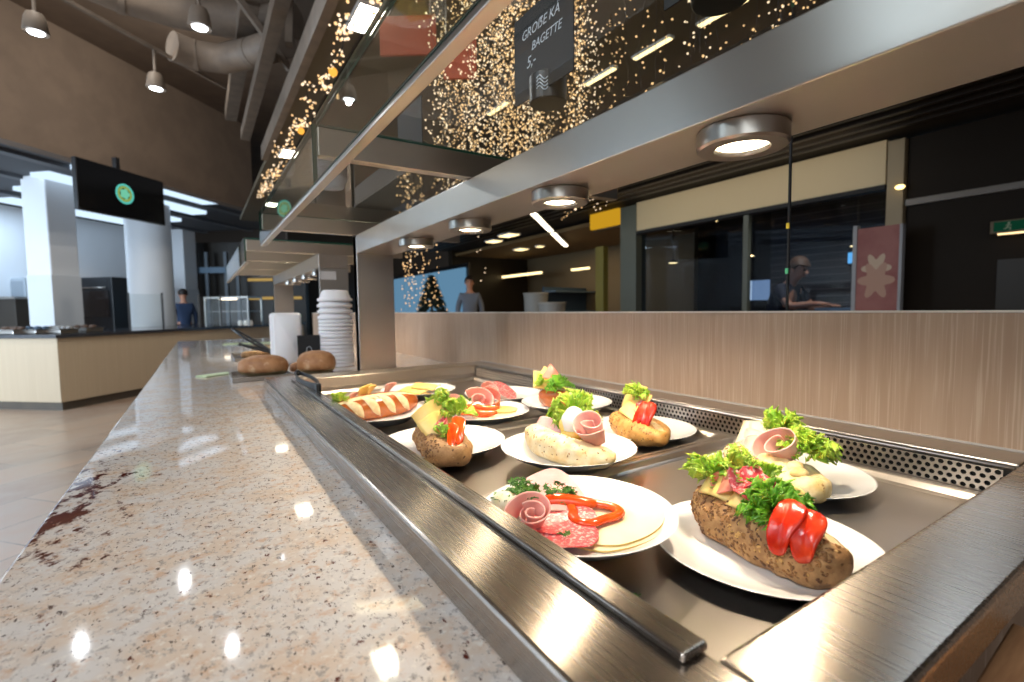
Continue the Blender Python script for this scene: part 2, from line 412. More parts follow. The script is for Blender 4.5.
for i, y in enumerate((.395,.785,1.17,1.55,)): puck(.618, y, ll[i])
G2 = guard(2.76, 4.62, 'far', 'farther steel guard frame behind the stacked bowls, with its own lamps', False)
for y in (2.78, 3.3, 3.95, 4.6): crossbar(y, G2)
MB().box((.205,2.76,.246), (.2215,4.7,.254)).build('front_rail', M['steel_bar'], G2, bevel=.001)
l2 = ['first small lamp under the farther steel beam, beside the flat post','second small lamp under the farther steel beam','third small lamp under the farther steel beam','last small lamp at the far end of the farther beam']
for i, y in enumerate((3.05,3.4,3.75,4.1)): puck(.622, y, l2[i])
card = tag(MB().box((.556,2.752,.17), (.634,2.7585,.215)).build('label_card', plain('grey_card',(196,192,190),.6)), 'small pale card stuck on the flat post behind the bowls', 'card')
def pane(a, b, name, label, group):
    t = MB(); x0,y0,z0 = a; x1,y1,z1 = b
    ax = min(range(3), key=lambda i: abs(b[i]-a[i]))
    t.box(a, b)
    fn = {0:(3,5),1:(2,4),2:(0,1)}[ax]
    for k in range(6): t.mi[k] = 0 if k in fn else 1
    return tag(t.build(name, [M['glass'], M['glass_edge']]), label, 'glass pane', group)
GS = 'glass panes of the guard'
pane((.212,-.75,.363), (1.02,1.040,.371), 'glass_shelf', 'nearest flat glass shelf pane above the near steel beam', GS)
pane((.212,1.046,.363), (1.02,2.06,.371), 'glass_shelf', 'second flat glass shelf pane, beyond the nearest cross bar', GS)
pane((.212,2.77,.363), (1.02,4.64,.371), 'glass_shelf', 'farthest flat glass shelf pane, on the farther guard frame', GS)
pane((.204,-.75,.2545), (.2115,1.042,.371), 'glass_screen', 'nearest upright glass front pane along the shelf edge', GS)
pane((.204,1.046,.2545), (.2115,2.06,.371), 'glass_screen', 'second upright glass front pane, beyond the green vertical edge', GS)
pane((.204,2.78,.2545), (.2115,4.7,.371), 'glass_screen', 'farthest upright glass front pane on the farther guard', GS)
# ------------------------------------------------------------------ food materials
F = {}
F['crust_seed'] = varied('seeded_crust', (150,108,66), (190,148,98), 60, .6, .35, .65, .5, c3=(104,66,34), s3=130, bscale=160)
F['crust_dark'] = varied('dark_crust', (142,104,64), (180,138,92), 60, .6, .35, .65, .5, c3=(84,54,30), s3=120, bscale=150)
F['crust_gold'] = varied('golden_crust', (190,130,62), (216,164,92), 50, .5, .35, .65, .4, c3=(150,92,40), s3=120, bscale=140)
F['crust_white'] = varied('floury_crust', (232,200,140), (246,228,188), 45, .6, .35, .62, .5, c3=(190,140,76), s3=95, lo3=.64, hi3=.72, bscale=120)
F['crust_cheese'] = varied('cheese_baked_crust', (226,190,116), (246,224,172), 40, .55, .35, .6, .6, c3=(168,112,56), s3=90, lo3=.66, hi3=.74, bscale=90)
F['lye'] = varied('lye_crust', (150,74,24), (176,96,36), 25, .22, .35, .65, .1, coat=.4)
F['crumb'] = varied('bread_crumb', (240,220,176), (226,196,144), 90, .7, .4, .6, .5, bscale=200)
F['seed'] = varied('seeds', (92,56,30), (160,112,60), 70, .5, .4, .6, c3=(206,164,96), s3=90, lo3=.6, hi3=.62)
F['lettuce'] = varied('lettuce_leaf', (128,178,34), (196,218,84), 40, .4, .35, .65, .3, sss=.25, c3=(104,160,24), s3=80)
F['lettuce_dark'] = varied('curly_leaf', (72,140,22), (126,184,40), 60, .4, .35, .65, .3, sss=.15)
F['parsley'] = varied('parsley_leaf', (44,92,20), (84,136,36), 120, .5, .4, .6)
F['tomato'] = varied('tomato_flesh', (200,34,14), (226,66,28), 45, .22, .4, .65, .25, sss=.2, coat=.12)
F['pepper'] = varied('red_pepper', (226,74,16), (238,98,28), 40, .15, .4, .6, .05, sss=.2, coat=.5)
F['pepper_in'] = plain('pepper_flesh', (238,134,70), .3, sss=.2)
F['cheese'] = varied('sliced_cheese', (242,202,112), (246,214,136), 15, .4, .4, .6, sss=.2)
F['cheese_pale'] = varied('pale_cheese', (246,228,184), (248,232,196), 12, .4, .4, .6, sss=.2)
F['cheese_rind'] = plain('cheese_rind', (226,190,110), .5)
F['ham'] = varied('cooked_ham', (240,176,164), (246,194,182), 50, .35, .35, .65, sss=.2, coat=.2)
F['ham_edge'] = plain('ham_fat', (246,214,196), .35, sss=.2)
F['ham_pale'] = varied('pale_ham', (236,172,166), (244,190,184), 40, .35, .35, .65, sss=.2)
F['ham_smoked'] = varied('smoked_ham', (216,112,92), (236,150,126), 40, .35, .35, .65, sss=.2, coat=.2)
F['salami'] = varied('salami', (212,70,76), (244,190,182), 210, .35, .5, .62, .1, sss=.15, coat=.15, detail=2)
F['egg_white'] = plain('egg_white', (250,246,236), .25, sss=.3)
F['yolk'] = varied('egg_yolk', (244,196,84), (250,214,120), 60, .5, sss=.2)
F['butter'] = varied('herb_butter', (250,244,214), (244,232,186), 60, .4, sss=.2, bmp=.3)
# ------------------------------------------------------------------ plates
PW = {}
def plate(cx, cy, rim, d, h, label):
    r = d/2; z = rim-h
    pr = [(0,.004),(r*.55,.004),(r*.58,.0),(r*.62,.0),(r*.66,.005),(r*.86,h*.55),(r*.985,h*.93),(r,h*.985),(r*.995,h),(r*.97,h*.97),(r*.84,h*.66),(r*.66,.0085),(r*.6,.0075),(0,.0075)]
    o = MB().lathe(pr, (cx,cy,z), 72).build('plate', M['porcelain'], None, (cx,cy,z), smooth=True, flat_angle=60)
    tag(o, label, 'plate', 'white plates in the cold well'); return z+.0078
S = {}
S['R1'] = plate(.562,.325,-.281,.256,.0215,'white plate under the nearest dark seeded roll')
S['R2'] = plate(.829,.4425,-.279,.256,.0235,'white plate under the pale roll by the perforated grille')
S['L1'] = plate(.392,.468,-.252,.246,.0295,'white plate with the cheese, salami and red pepper ring')
S['M'] = plate(.572,.707,-.255,.252,.026,'white plate under the floury white roll with egg and ham')
S['L2'] = plate(.428,.948,-.274,.262,.0265,'white plate under the dark roll with tomato beside the guest rail')
S['R3'] = plate(.862,.797,-.278,.250,.0245,'white plate under the golden roll with tomato by the back panel')
S['P'] = plate(.402,1.315,-.272,.264,.0275,'white plate under the glossy pretzel roll')
S['C2'] = plate(.640,1.168,-.272,.268,.026,'white plate of ham and pepper behind the seeded rolls')
S['FR'] = plate(.853,1.06,-.256,.250,.026,'white plate under the brown roll with curly leaves near the back panel')
S['C3'] = plate(.815,1.335,-.266,.250,.024,'white plate with salami far back by the back panel')
S['CH'] = plate(.625,1.585,-.268,.256,.024,'farthest white plate with pale cheese slices')
# ------------------------------------------------------------------ food builders (local frame: x along, y away, z up)
def nz(p, s=1): return noise.noise(Vector(p)*s)
def loaf_pt(u, th, L, W, Hh, ga, gd, gw, seed, amp, bend=0, pz=2.4):
    au = abs(u); t = max(0, 1-au**pz)**.5
    g = math.exp(-(((th-ga+PI) % (2*PI)-PI)/gw)**2)*max(0, min(1, (.97-au)/.16))
    k = 1-gd*g
    y = math.cos(th); z = math.sin(th)
    y = math.copysign(abs(y)**.85, y); z = math.copysign(abs(z)**.85, z)
    yy = W/2*t*y*k; zz = Hh*.5*(t**.85)*z*k
    zz = max(zz, -.40*Hh*(t**.5 if t < 1 else 1))
    x = L/2*u; yy += bend*(1-u*u)*W
    n = nz((x*1.0+seed, yy, zz), 28)*amp + nz((x+seed, yy, zz), 75)*amp*.45
    d = Vector((0, yy, zz)); 
    if d.length > 1e-6: d.normalize()
    return Vector((x, yy, zz+.40*Hh)) + d*n*(1 if t > .05 else .2), g
def loaf(mb, L, W, Hh, ga=90, gd=.5, gw=.42, seed=0, amp=.004, bend=0, nu=60, nv=48, pz=2.4, gth=.45):
    ga = math.radians(ga)
    def f(u, v):
        uu = math.sin((u*2-1)*PI/2*.999)
        return loaf_pt(uu, 2*PI*v, L, W, Hh, ga, gd, gw, seed, amp, bend, pz)[0]
    def mi(u, v):
        uu = math.sin((u*2-1)*PI/2*.999)
        return 1 if loaf_pt(uu, 2*PI*v, L, W, Hh, ga, gd, gw, seed, amp, bend, pz)[1] > gth and gd > .05 else 0
    mb.grid(f, nu, nv, wv=True, mi=mi)
def seeds(mb, n, L, W, Hh, ga, gd, gw, seed, amp, bend=0, th=(15,165), us=(-.93,.93), size=.0042, pz=2.4):
    R_ = random.Random(seed*13+5); ga = math.radians(ga); k = 0
    while k < n:
        u = R_.uniform(*us); t = math.radians(R_.uniform(*th))
        p, g = loaf_pt(u, t, L, W, Hh, ga, gd, gw, seed, amp, bend, pz)
        if g > .3: continue
        p1, _ = loaf_pt(u+.01, t, L, W, Hh, ga, gd, gw, seed, 0, bend, pz); p2, _ = loaf_pt(u, t+.02, L, W, Hh, ga, gd, gw, seed, 0, bend, pz); p0, _ = loaf_pt(u, t, L, W, Hh, ga, gd, gw, seed, 0, bend, pz)
        a = (p1-p0); b = (p2-p0)
        if a.length < 1e-6 or b.length < 1e-6: continue
        nrm = a.cross(b).normalized(); a.normalize(); b = nrm.cross(a)
        an = R_.uniform(0, PI); xx = a*math.cos(an)+b*math.sin(an); yy = nrm.cross(xx)
        Rm = Matrix((xx, yy, nrm)).transposed(); s = size*R_.uniform(.7,1.15)
        mb.ball(p-nrm*0*s, (s*.62, s*.36, s*.26), 6, 4, Rm); k += 1
def leaf(mb, Mx, W, L, amp, seed, curl=.6, frill=1.0, nu=150, nv=14, fan=.35):
    old = mb.M; mb.M = old @ Mx
    def f(u, v):
        a = (u-.5)*2; sp = a*(fan+(1-fan)*v**.7)
        ang = a*1.15*v
        rim = 1+.10*nz((a*3, seed, 1.3))+.05*math.sin(a*23+seed)
        l = L*v*rim
        x = W/2*(sp*.75+.25*math.sin(ang)); y = l*math.cos(curl*v*.9); z0 = l*math.sin(curl*v*.9)*.0
        w = v**1.6*amp*(math.sin(a*9+seed*2.1+v*2)*.7+.55*nz((a*4.2+seed, v*3, 0))*2)
        w += v**3*amp*frill*(.55*math.sin(a*21+seed*3.7)+.30*math.sin(a*37+seed))
        bend = curl*L*v*v
        return Vector((x+.25*w, bend*.6+w, l*(1-.25*curl*v)+.15*w+.004*nz((a*9,v*6,seed))))
    mb.grid(f, nu, nv); mb.M = old
def tuft(mb, c, r, n, seed, sq=.8, size=.5, dens=1.0, updir=(0,0,1)):
    # a curly head: many small ruffled leaves turned outwards from a centre
    R_ = random.Random(seed); U = Vector(updir).normalized()
    for k in range(n):
        ph = R_.uniform(0, 2*PI); el = R_.uniform(-.15, 1.35)
        d = Vector((math.cos(ph)*math.cos(el), math.sin(ph)*math.cos(el), math.sin(el)*1.0))
        x = d.orthogonal().normalized(); x.rotate(Matrix.Rotation(R_.uniform(0, 2*PI), 3, d))
        Mx = frame(Vector(c)+Vector((d.x, d.y, d.z*sq))*r*R_.uniform(.15,.5), x, zdir=d)
        leaf(mb, Mx, r*size*R_.uniform(1.1,1.7), r*size*R_.uniform(.9,1.35), r*.17, seed+k*1.7, curl=R_.uniform(.2,.8), frill=1.3, nu=30, nv=7)
def disc(mb, Mx, r, th, fn=None, nr=10, na=48, mi_edge=0, half=False, rfn=None):
    # round slice: closed slab with a height function fn(x, y)
    old = mb.M; mb.M = old @ Mx
    fn = fn or (lambda x, y: 0); rfn = rfn or (lambda a: 1)
    vs = []; fs = []; ml = []
    for s in (0, 1):
        vs.append(Vector((0, 0, fn(0, 0)+s*th)))
        for i in range(1, nr+1):
            for j in range(na):
                a = 2*PI*j/na; rr = r*i/nr*rfn(a); x, y = rr*math.cos(a), rr*math.sin(a)
                if half: y = max(y, 0)
                vs.append(Vector((x, y, fn(x, y)+s*th)))
    B = 1+nr*na
    for s in (0, 1):
        o = s*B
        for j in range(na):
            q = (o, o+1+j, o+1+(j+1)%na); fs.append(q if s else q[::-1]); ml.append(0)
            for i in range(nr-1):
                q = (o+1+i*na+j, o+1+(i+1)*na+j, o+1+(i+1)*na+(j+1)%na, o+1+i*na+(j+1)%na); fs.append(q if s else q[::-1]); ml.append(0)
    for j in range(na):
        a, b = 1+(nr-1)*na+j, 1+(nr-1)*na+(j+1)%na
        fs.append((a, b, B+b, B+a)); ml.append(mi_edge)
    mb.add(vs, fs, ml); mb.M = old
def sheet(mb, Mx, fn, nu, nv):
    old = mb.M; mb.M = old @ Mx; mb.grid(fn, nu, nv); mb.M = old
def hamroll(mb, Mx, R, L, turns=1.6, flare=.25, r0=.25, seed=0, wob=.12, ph0=0):
    # slice rolled to a cone, axis along local z
    def f(u, v):
        a = ph0+u*turns*2*PI; r = R*(r0+(1-r0)*u)*(1+flare*(v-.3))*(1+wob*math.sin(2*a+seed)*u)
        e = 1-.25*(abs(u-.5)*2)**4
        return Vector((r*math.cos(a), r*math.sin(a), L*(v-.5)*e + .10*L*math.sin(a*1.5+seed)*v))
    sheet(mb, Mx, f, 70, 14)
def slab(mb, Mx, a, b, th, bendz=0, tri=False, nu=12, nv=10):
    # soft slice with rounded corners, bent along x
    old = mb.M; mb.M = old @ Mx
    def f(u, v, s):
        x = (u-.5)*a; y = (v-.5)*b*(1-(u*.85 if tri else 0))
        z = -bendz*(2*(u-.5))**2 + s*th/2
        return Vector((x, y, z))
    vs = []; fs = []
    for s in (-1, 1):
        for i in range(nu):
            for j in range(nv): vs.append(f(i/(nu-1), j/(nv-1), s))
    B = nu*nv
    for i in range(nu-1):
        for j in range(nv-1):
            q = (i*nv+j, (i+1)*nv+j, (i+1)*nv+j+1, i*nv+j+1); fs.append(q[::-1]); fs.append(tuple(B+k for k in q))
    edge = [i*nv for i in range(nu)]+[(nu-1)*nv+j for j in range(1,nv)]+[i*nv+nv-1 for i in range(nu-2,-1,-1)]+[j for j in range(nv-2,0,-1)]
    n = len(edge)
    for k in range(n): p, q = edge[k], edge[(k+1)%n]; fs.append((p, q, B+q, B+p))
    mb.add(vs, fs); mb.M = old
def tomato_slice(mb, Mx, r, th, drape=0):
    # half-moon wedge with a bulging skin
    old = mb.M; mb.M = old @ Mx; n = 22; m = 9; vs = []; fs = []
    for i in range(n):
        a = PI*i/(n-1)
        for j in range(m):
            b = -PI/2+PI*j/(m-1); rr = r*(1-.10*(1-math.cos(b)))
            vs.append(Vector((rr*math.cos(a), rr*math.sin(a)*1.0, th/2*math.sin(b)-drape*(rr*math.sin(a)/r)**2)))
    for i in range(n-1):
        for j in range(m-1): fs.append((i*m+j, (i+1)*m+j, (i+1)*m+j+1, i*m+j+1))
    for s in (0, m-1):
        c = len(vs); vs.append(Vector((0, r*.08, th/2*(-1 if s == 0 else 1)*.96)))
        for i in range(n-1): fs.append((c, (i+1)*m+s, i*m+s) if s == 0 else (c, i*m+s, (i+1)*m+s))
    c0 = len(vs); 
    for i in (0, n-1): pass
    vs.append(Vector((0, r*.02, 0)))
    for j in range(m-1):
        fs.append((c0, j, j+1)); fs.append((c0, (n-1)*m+j+1, (n-1)*m+j))
    fs += [(c0, c0-2, 0), (c0, (n-1)*m, c0-2), (c0, m-1, c0-1), (c0, c0-1, (n-1)*m+m-1)]
    mb.add(vs, fs); mb.M = old
def sprig(mb, c, r, n, seed, flat=.5):
    R_ = random.Random(seed)
    for k in range(3):
        a = R_.uniform(0, 2*PI); mb.tube([Vector(c), Vector(c)+Vector((math.cos(a)*r*.5, math.sin(a)*r*.5, r*.15)), Vector(c)+Vector((math.cos(a)*r*.9, math.sin(a)*r*.9, r*.3*flat))], .0006, 5)
    for k in range(n):
        a = R_.uniform(0, 2*PI); d = r*math.sqrt(R_.random()); z = R_.random()*r*flat
        s = r*.28*R_.uniform(.6,1.3); Rm = Euler((R_.uniform(-.9,.9), R_.uniform(-.9,.9), R_.uniform(0,6))).to_matrix()
        ct = Vector(c)+Vector((d*math.cos(a), d*math.sin(a), z))
        pts = [(0,-1,0),(.25,-.3,.12),(.95,-.35,-.1),(.45,.1,.1),(.9,.7,-.1),(.25,.45,.14),(0,1.05,-.1),(-.25,.45,.14),(-.9,.7,-.1),(-.45,.1,.1),(-.95,-.35,-.1),(-.25,-.3,.12)]
        mb.add([ct+Rm@(Vector(p)*s) for p in pts]+[ct+Rm@Vector((0,0,s*.1))], [(12,i,(i+1)%12) for i in range(12)])

def shield(mb, Mx, w, h, th, n=40, m=8, drape=.0):
    # thick rounded tomato piece, wide above and narrow below, in the local x/y plane
    old = mb.M; mb.M = old @ Mx; vs = []; fs = []
    def out(a, k):
        x, y = math.copysign(abs(math.cos(a))**.55, math.cos(a)), math.copysign(abs(math.sin(a))**.55, math.sin(a))
        return Vector((x*w/2*(.82+.20*y)*k+.05*w*math.sin(y*3)*k, y*h/2*k*(1-.10*x), 0))
    rings = [(.0,-.8),(.4,-.85),(.8,-1),(.95,-.9),(1,-.35),(1,.35),(.95,.9),(.8,1),(.4,.85),(0,.8)]
    for k, z in rings:
        for i in range(n):
            p = out(2*PI*i/n, max(k,.001)); p.z = z*th/2-drape*(p.y/h*2)**2+.0020*math.sin(p.x*330+p.y*60)*(1-abs(z)*.3); vs.append(p)
    for r_ in range(len(rings)-1):
        for i in range(n): fs.append((r_*n+i, r_*n+(i+1)%n, (r_+1)*n+(i+1)%n, (r_+1)*n+i))
    mb.add(vs, fs); mb.M = old
# ------------------------------------------------------------------ filled rolls
def roll_root(name, label, c, zs, ang):
    r = thing(name, label, 'sandwich', (c[0], c[1], zs), 'filled rolls in the cold well')
    return r, TR((c[0], c[1], zs), math.radians(ang))
def bread(r, Mx, mat, L, W, Hh, ga, gd, gw, seed, amp=.004, bend=0, nseed=0, th=(15,165), size=.0042, pz=2.6, us=(-.93,.93)):
    mb = MB(Mx); loaf(mb, L, W, Hh, ga, gd, gw, seed, amp, bend, pz=pz)
    b = mb.build('bread', [mat, F['crumb']], r, smooth=True)
    if nseed:
        s = MB(Mx); seeds(s, nseed, L, W, Hh, ga, gd, gw, seed, amp, bend, th, us, size, pz)
        ORG[b.name] = ORG[r.name]
        s.build('seed_coating', F['seed'], b, smooth=True, kind='stuff')
    return b
def part(r, Mx, name, mat, fn, smooth=True, solid=0, **k):
    mb = MB(Mx); fn(mb); return mb.build(name, mat, r, smooth=smooth, solid=solid, **k)
# local frame of a roll: x from the far end to the near end, +y towards the back panel
# 1. nearest roll, dark seeds
r, X = roll_root('filled_roll', 'nearest seeded brown roll with salami, curly green leaf and red tomato wedges', (.556,.322), S['R1'], -100)
bread(r, X, F['crust_seed'], .206, .084, .068, 62, .42, .42, 3, .0065, nseed=620, th=(60,210), size=.0048, pz=3.0)
part(r, X, 'lettuce', F['lettuce'], lambda b: (tuft(b, (-.078,-.006,.068), .029, 18, 7, .95, .72), tuft(b, (-.050,.014,.078), .031, 18, 3, .8, .72), tuft(b, (-.020,.030,.070), .024, 10, 4, .8, .75)), solid=.0006)
part(r, X, 'curly_leaf', F['lettuce_dark'], lambda b: tuft(b, (.022,-.006,.062), .033, 30, 5, .75, .62), solid=.0005)
part(r, X, 'cheese_slice', F['cheese'], lambda b: (slab(b, TR((-.046,-.014,.068), .25, .75, .1), .055, .036, .0026, .008), slab(b, TR((-.012,-.018,.066), -.1, .70, -.05), .054, .034, .0026, .010)))
part(r, X, 'ham_slice', F['ham_smoked'], lambda b: disc(b, TR((-.044,-.012,.074), .3, .75), .019, .0018, lambda x, y: .005*math.sin(x*160)))
part(r, X, 'salami', F['salami'], lambda b: (disc(b, TR((-.006,-.006,.080), .3, .55), .025, .0016, lambda x, y: .008*math.sin(3*math.atan2(y,x)+1)*(math.hypot(x,y)/.025)**1.5), disc(b, TR((-.022,-.002,.084), 1.1, .45), .021, .0016, lambda x, y: .008*math.sin(3*math.atan2(y,x))*(math.hypot(x,y)/.021)**1.5)))
part(r, X, 'pickle_slice', F['cheese'], lambda b: disc(b, TR((.018,.030,.062), .2, 1.25, .0), .019, .003, mi_edge=0))
part(r, X, 'tomato_wedge', F['tomato'], lambda b: shield(b, frame((.056,-.034,.064), (.97,.2,.05), ydir=(-.1,.62,.78)), .034, .062, .0065, drape=.010))
part(r, X, 'tomato_wedge', F['tomato'], lambda b: shield(b, frame((.076,-.026,.060), (.9,.42,.0), ydir=(-.1,.58,.80)), .033, .056, .0065, drape=.010))
# 2. pale roll by the grille, ham loop, cheese triangles and two curly leaves
r, X = roll_root('filled_roll', 'pale baked roll with a loop of ham and two curly leaves by the perforated grille', (.787,.440), S['R2'], -113)
bread(r, X, F['crust_cheese'], .215, .088, .062, 70, .50, .5, 8, .006, nseed=70, th=(120,200), us=(-.9,-.3), size=.004)
part(r, X, 'ham_roll', [F['ham']], lambda b: hamroll(b, frame((.028,-.006,.070), (.9,.3,.1), zdir=(-.55,-.75,.35)), .029, .034, 1.45, .25, .35, .4, .22, 1.2), solid=.0017)
part(r, X, 'ham_slice', F['ham'], lambda b: (slab(b, TR((-.055,-.004,.062), .2, .9), .058, .040, .0022, .012), slab(b, TR((-.03,-.012,.06), .4, .8), .05, .034, .0022, .012)))
part(r, X, 'cheese_slice', F['cheese_pale'], lambda b: (slab(b, TR((-.058,.016,.078), .5, .62, -.25), .074, .058, .0028, .006, True), slab(b, TR((-.044,.030,.084), .9, .5, -.2), .070, .05, .0028, .006, True), slab(b, TR((-.006,.004,.070), .3, .9, -.1), .05, .046, .0028, .008)))
part(r, X, 'lettuce', F['lettuce'], lambda b: tuft(b, (-.030,.042,.078), .032, 22, 21, .95, .68), solid=.0006)
part(r, X, 'lettuce', F['lettuce'], lambda b: tuft(b, (.034,.034,.060), .036, 26, 33, .95, .70), solid=.0006)
part(r, X, 'melted_cheese', F['crust_cheese'], lambda b: [b.ball((.02+.0105*k+.004*math.sin(k*3), -.008+.006*math.cos(k*2), .050-.0012*k), (.012,.014,.009), 10, 7) for k in range(6)])
# 3. floury white roll, egg and ham in the middle
r, X = roll_root('filled_roll', 'floury white roll with egg halves, rolled ham and bright lettuce in the middle', (.568,.700), S['M'], -92)
mb = bread(r, X, F['crust_white'], .240, .088, .058, 60, .55, .62, 12, .005, bend=-.20, nseed=40, th=(100,190), size=.0034)
part(r, X, 'lettuce', F['lettuce'], lambda b: (tuft(b, (-.028,.030,.072), .036, 24, 41, .8, .72), tuft(b, (-.066,.028,.056), .024, 10, 44, .6, .7), tuft(b, (.012,.034,.062), .026, 12, 46, .6, .7)), solid=.0006)
part(r, X, 'egg', [F['egg_white']], lambda b: (b.ball((.016,-.002,.064), (.025,.021,.026), 24, 16), b.ball((-.004,.016,.066), (.022,.020,.024), 24, 16)))
part(r, X, 'egg_yolk', F['yolk'], lambda b: (b.ball((.008,-.014,.060), (.014,.010,.014), 18, 12), b.ball((.018,-.006,.046), (.024,.018,.012), 18, 12)))
part(r, X, 'ham_roll', F['ham'], lambda b: hamroll(b, frame((.070,.000,.062), (.7,.5,.2), zdir=(.15,-.55,.80)), .024, .046, 1.8, .55, .2, 2, .15, .6), solid=.0016)
part(r, X, 'ham_slice', F['ham_pale'], lambda b: (slab(b, TR((-.058,-.016,.052), .1, .9), .075, .028, .002, .016), slab(b, TR((-.034,-.010,.048), .35, 1.1), .06, .024, .002, .012)))
part(r, X, 'tomato_wedge', F['tomato'], lambda b: tomato_slice(b, TR((-.022,.000,.046), .2, .9), .018, .008))
# 4. dark seeded roll beside the guest rail
r, X = roll_root('filled_roll', 'dark seeded roll with cheese leaves and orange tomato slices beside the guest rail', (.405,.905), S['L2'], -104)
bread(r, X, F['crust_dark'], .222, .100, .062, 74, .50, .46, 17, .005, nseed=330, th=(60,205), size=.0046, pz=5)
part(r, X, 'lettuce', F['lettuce'], lambda b: (tuft(b, (-.040,.006,.092), .030, 16, 51, .8, .7), tuft(b, (.010,.030,.080), .032, 18, 53, .8, .7)), solid=.0006)
part(r, X, 'curly_leaf', F['lettuce'], lambda b: tuft(b, (.048,-.006,.052), .022, 20, 57, .8, .62), solid=.0005)
part(r, X, 'cheese_slice', F['cheese'], lambda b: (slab(b, TR((-.006,-.020,.080), 1.0, .9) @ TR((0,0,0), .75), .068, .064, .0026, .008), slab(b, TR((.024,-.012,.070), 1.3, .75) @ TR((0,0,0), .6), .064, .056, .0026, .008), slab(b, TR((-.036,-.014,.076), .8, 1.1) @ TR((0,0,0), .5), .05, .05, .0026, .004)))
part(r, X, 'salami', F['salami'], lambda b: hamroll(b, TR((.034,-.004,.070), .2, .5), .014, .014, 1.8, .4, .2, 3, .2), solid=.0013)
part(r, X, 'tomato_wedge', F['pepper'], lambda b: shield(b, frame((.068,.020,.066), (.2,.9,.1), ydir=(-.75,.05,.66)), .030, .062, .007, drape=.004))
part(r, X, 'tomato_wedge', F['pepper'], lambda b: shield(b, frame((.078,.006,.058), (.3,.9,.05), ydir=(-.75,.1,.64)), .024, .058, .007, drape=.004))
part(r, X, 'spread', F['butter'], lambda b: [b.ball((.078+.006*k, .002+.003*k, .044-.006*k), .006, 8, 6) for k in range(3)])
# 5. golden roll by the back panel
r, X = roll_root('filled_roll', 'golden brown roll with cheese, lettuce and red tomato by the back panel', (.822,.765), S['R3'], -112)
bread(r, X, F['crust_gold'], .215, .098, .064, 72, .45, .42, 23, .0045, nseed=120, th=(90,200), size=.004)
part(r, X, 'cheese_slice', F['cheese'], lambda b: (slab(b, TR((-.046,.006,.088), .2, 1.15), .066, .060, .0030, .006), slab(b, TR((-.016,.000,.080), .1, 1.0), .076, .056, .0030, .006), slab(b, TR((.016,-.022,.066), .1, .8, .2), .085, .034, .0034, .004)))
part(r, X, 'lettuce', F['lettuce'], lambda b: tuft(b, (-.014,-.004,.098), .028, 22, 61, .7, .7), solid=.0006)
part(r, X, 'salami', F['salami'], lambda b: hamroll(b, TR((.022,-.004,.074), .2, .6), .015, .016, 1.8, .4, .2, 3, .2), solid=.0013)
part(r, X, 'tomato_wedge', F['tomato'], lambda b: shield(b, frame((.050,-.020,.066), (.95,.25,.05), ydir=(-.1,.45,.88)), .030, .062, .008, drape=.004))
part(r, X, 'tomato_wedge', F['tomato'], lambda b: shield(b, frame((.068,-.010,.068), (.8,.55,.0), ydir=(-.1,.45,.88)), .028, .060, .008, drape=.004))
# 6. glossy pretzel roll with pale slashes
r, X = roll_root('pretzel_roll', 'glossy brown pretzel roll with pale slashes at the far end of the guest rail', (.404,1.335), S['P'], 10)
bd = bread(r, X, F['lye'], .255, .088, .072, 100, .25, .30, 29, .0012, pz=2.8)
sl = MB(X)
for k in range(4):
    u0 = -.62+.36*k
    def fs_(u, v, u0=u0):
        t = u*2-1; w = (1-t*t)*.085
        uu = u0-t*.17+(v-.5)*2*w*.9; th = math.radians(232-(t+1)*50+(v-.5)*2*w*-130-25)
        p, _ = loaf_pt(uu, th, .255, .088, .072, math.radians(100), .25, .30, 29, .0012, 0, 2.8)
        c = Vector((p.x, 0, .40*.072)); return p+(p-c).normalized()*(.0016+.0026*(1-(2*v-1)**2))
    sl.grid(fs_, 30, 13)
sl.build('pale_slash', F['crumb'], r, smooth=True)
part(r, X, 'lettuce', F['lettuce'], lambda b: tuft(b, (-.092,.022,.052), .024, 14, 71, .6, .7), solid=.0006)
part(r, X, 'cheese_slice', F['cheese'], lambda b: (slab(b, TR((-.008,.018,.074), .5, -1.1, -.4), .044, .05, .003, .003, True), slab(b, TR((-.026,.022,.068), .2, -1.1, -.2), .044, .044, .003, .003)))
part(r, X, 'ham_slice', F['ham'], lambda b: (slab(b, TR((.052,.022,.074), .3, -1.1, -.35), .05, .05, .0024, .004, True), slab(b, TR((-.058,.020,.064), .3, -1.1, -.45), .036, .036, .0024, .004, True)))
# 7. far roll
r, X = roll_root('filled_roll', 'small brown roll with curly leaves farthest along the back panel', (.835,1.075), S['FR'], -70)
bread(r, X, F['lye'], .12, .075, .066, 95, .42, .4, 31, .002, pz=2.2)
part(r, X, 'lettuce', F['lettuce_dark'], lambda b: (tuft(b, (.020,-.030,.056), .036, 20, 81, .9, .7),), solid=.0006)
part(r, X, 'lettuce', F['lettuce'], lambda b: (tuft(b, (-.030,-.022,.066), .026, 12, 83, .9, .7),), solid=.0006)
part(r, X, 'cheese_slice', F['cheese'], lambda b: (slab(b, TR((-.020,-.014,.080), .4, 1.1, .5), .06, .05, .003, .004), slab(b, TR((-.040,-.018,.074), .9, 1.1, .2), .05, .05, .003, .004)))
part(r, X, 'ham_slice', F['ham_smoked'], lambda b: (slab(b, TR((-.006,-.008,.088), .6, 1.2, .6), .055, .05, .0024, .006, True),))
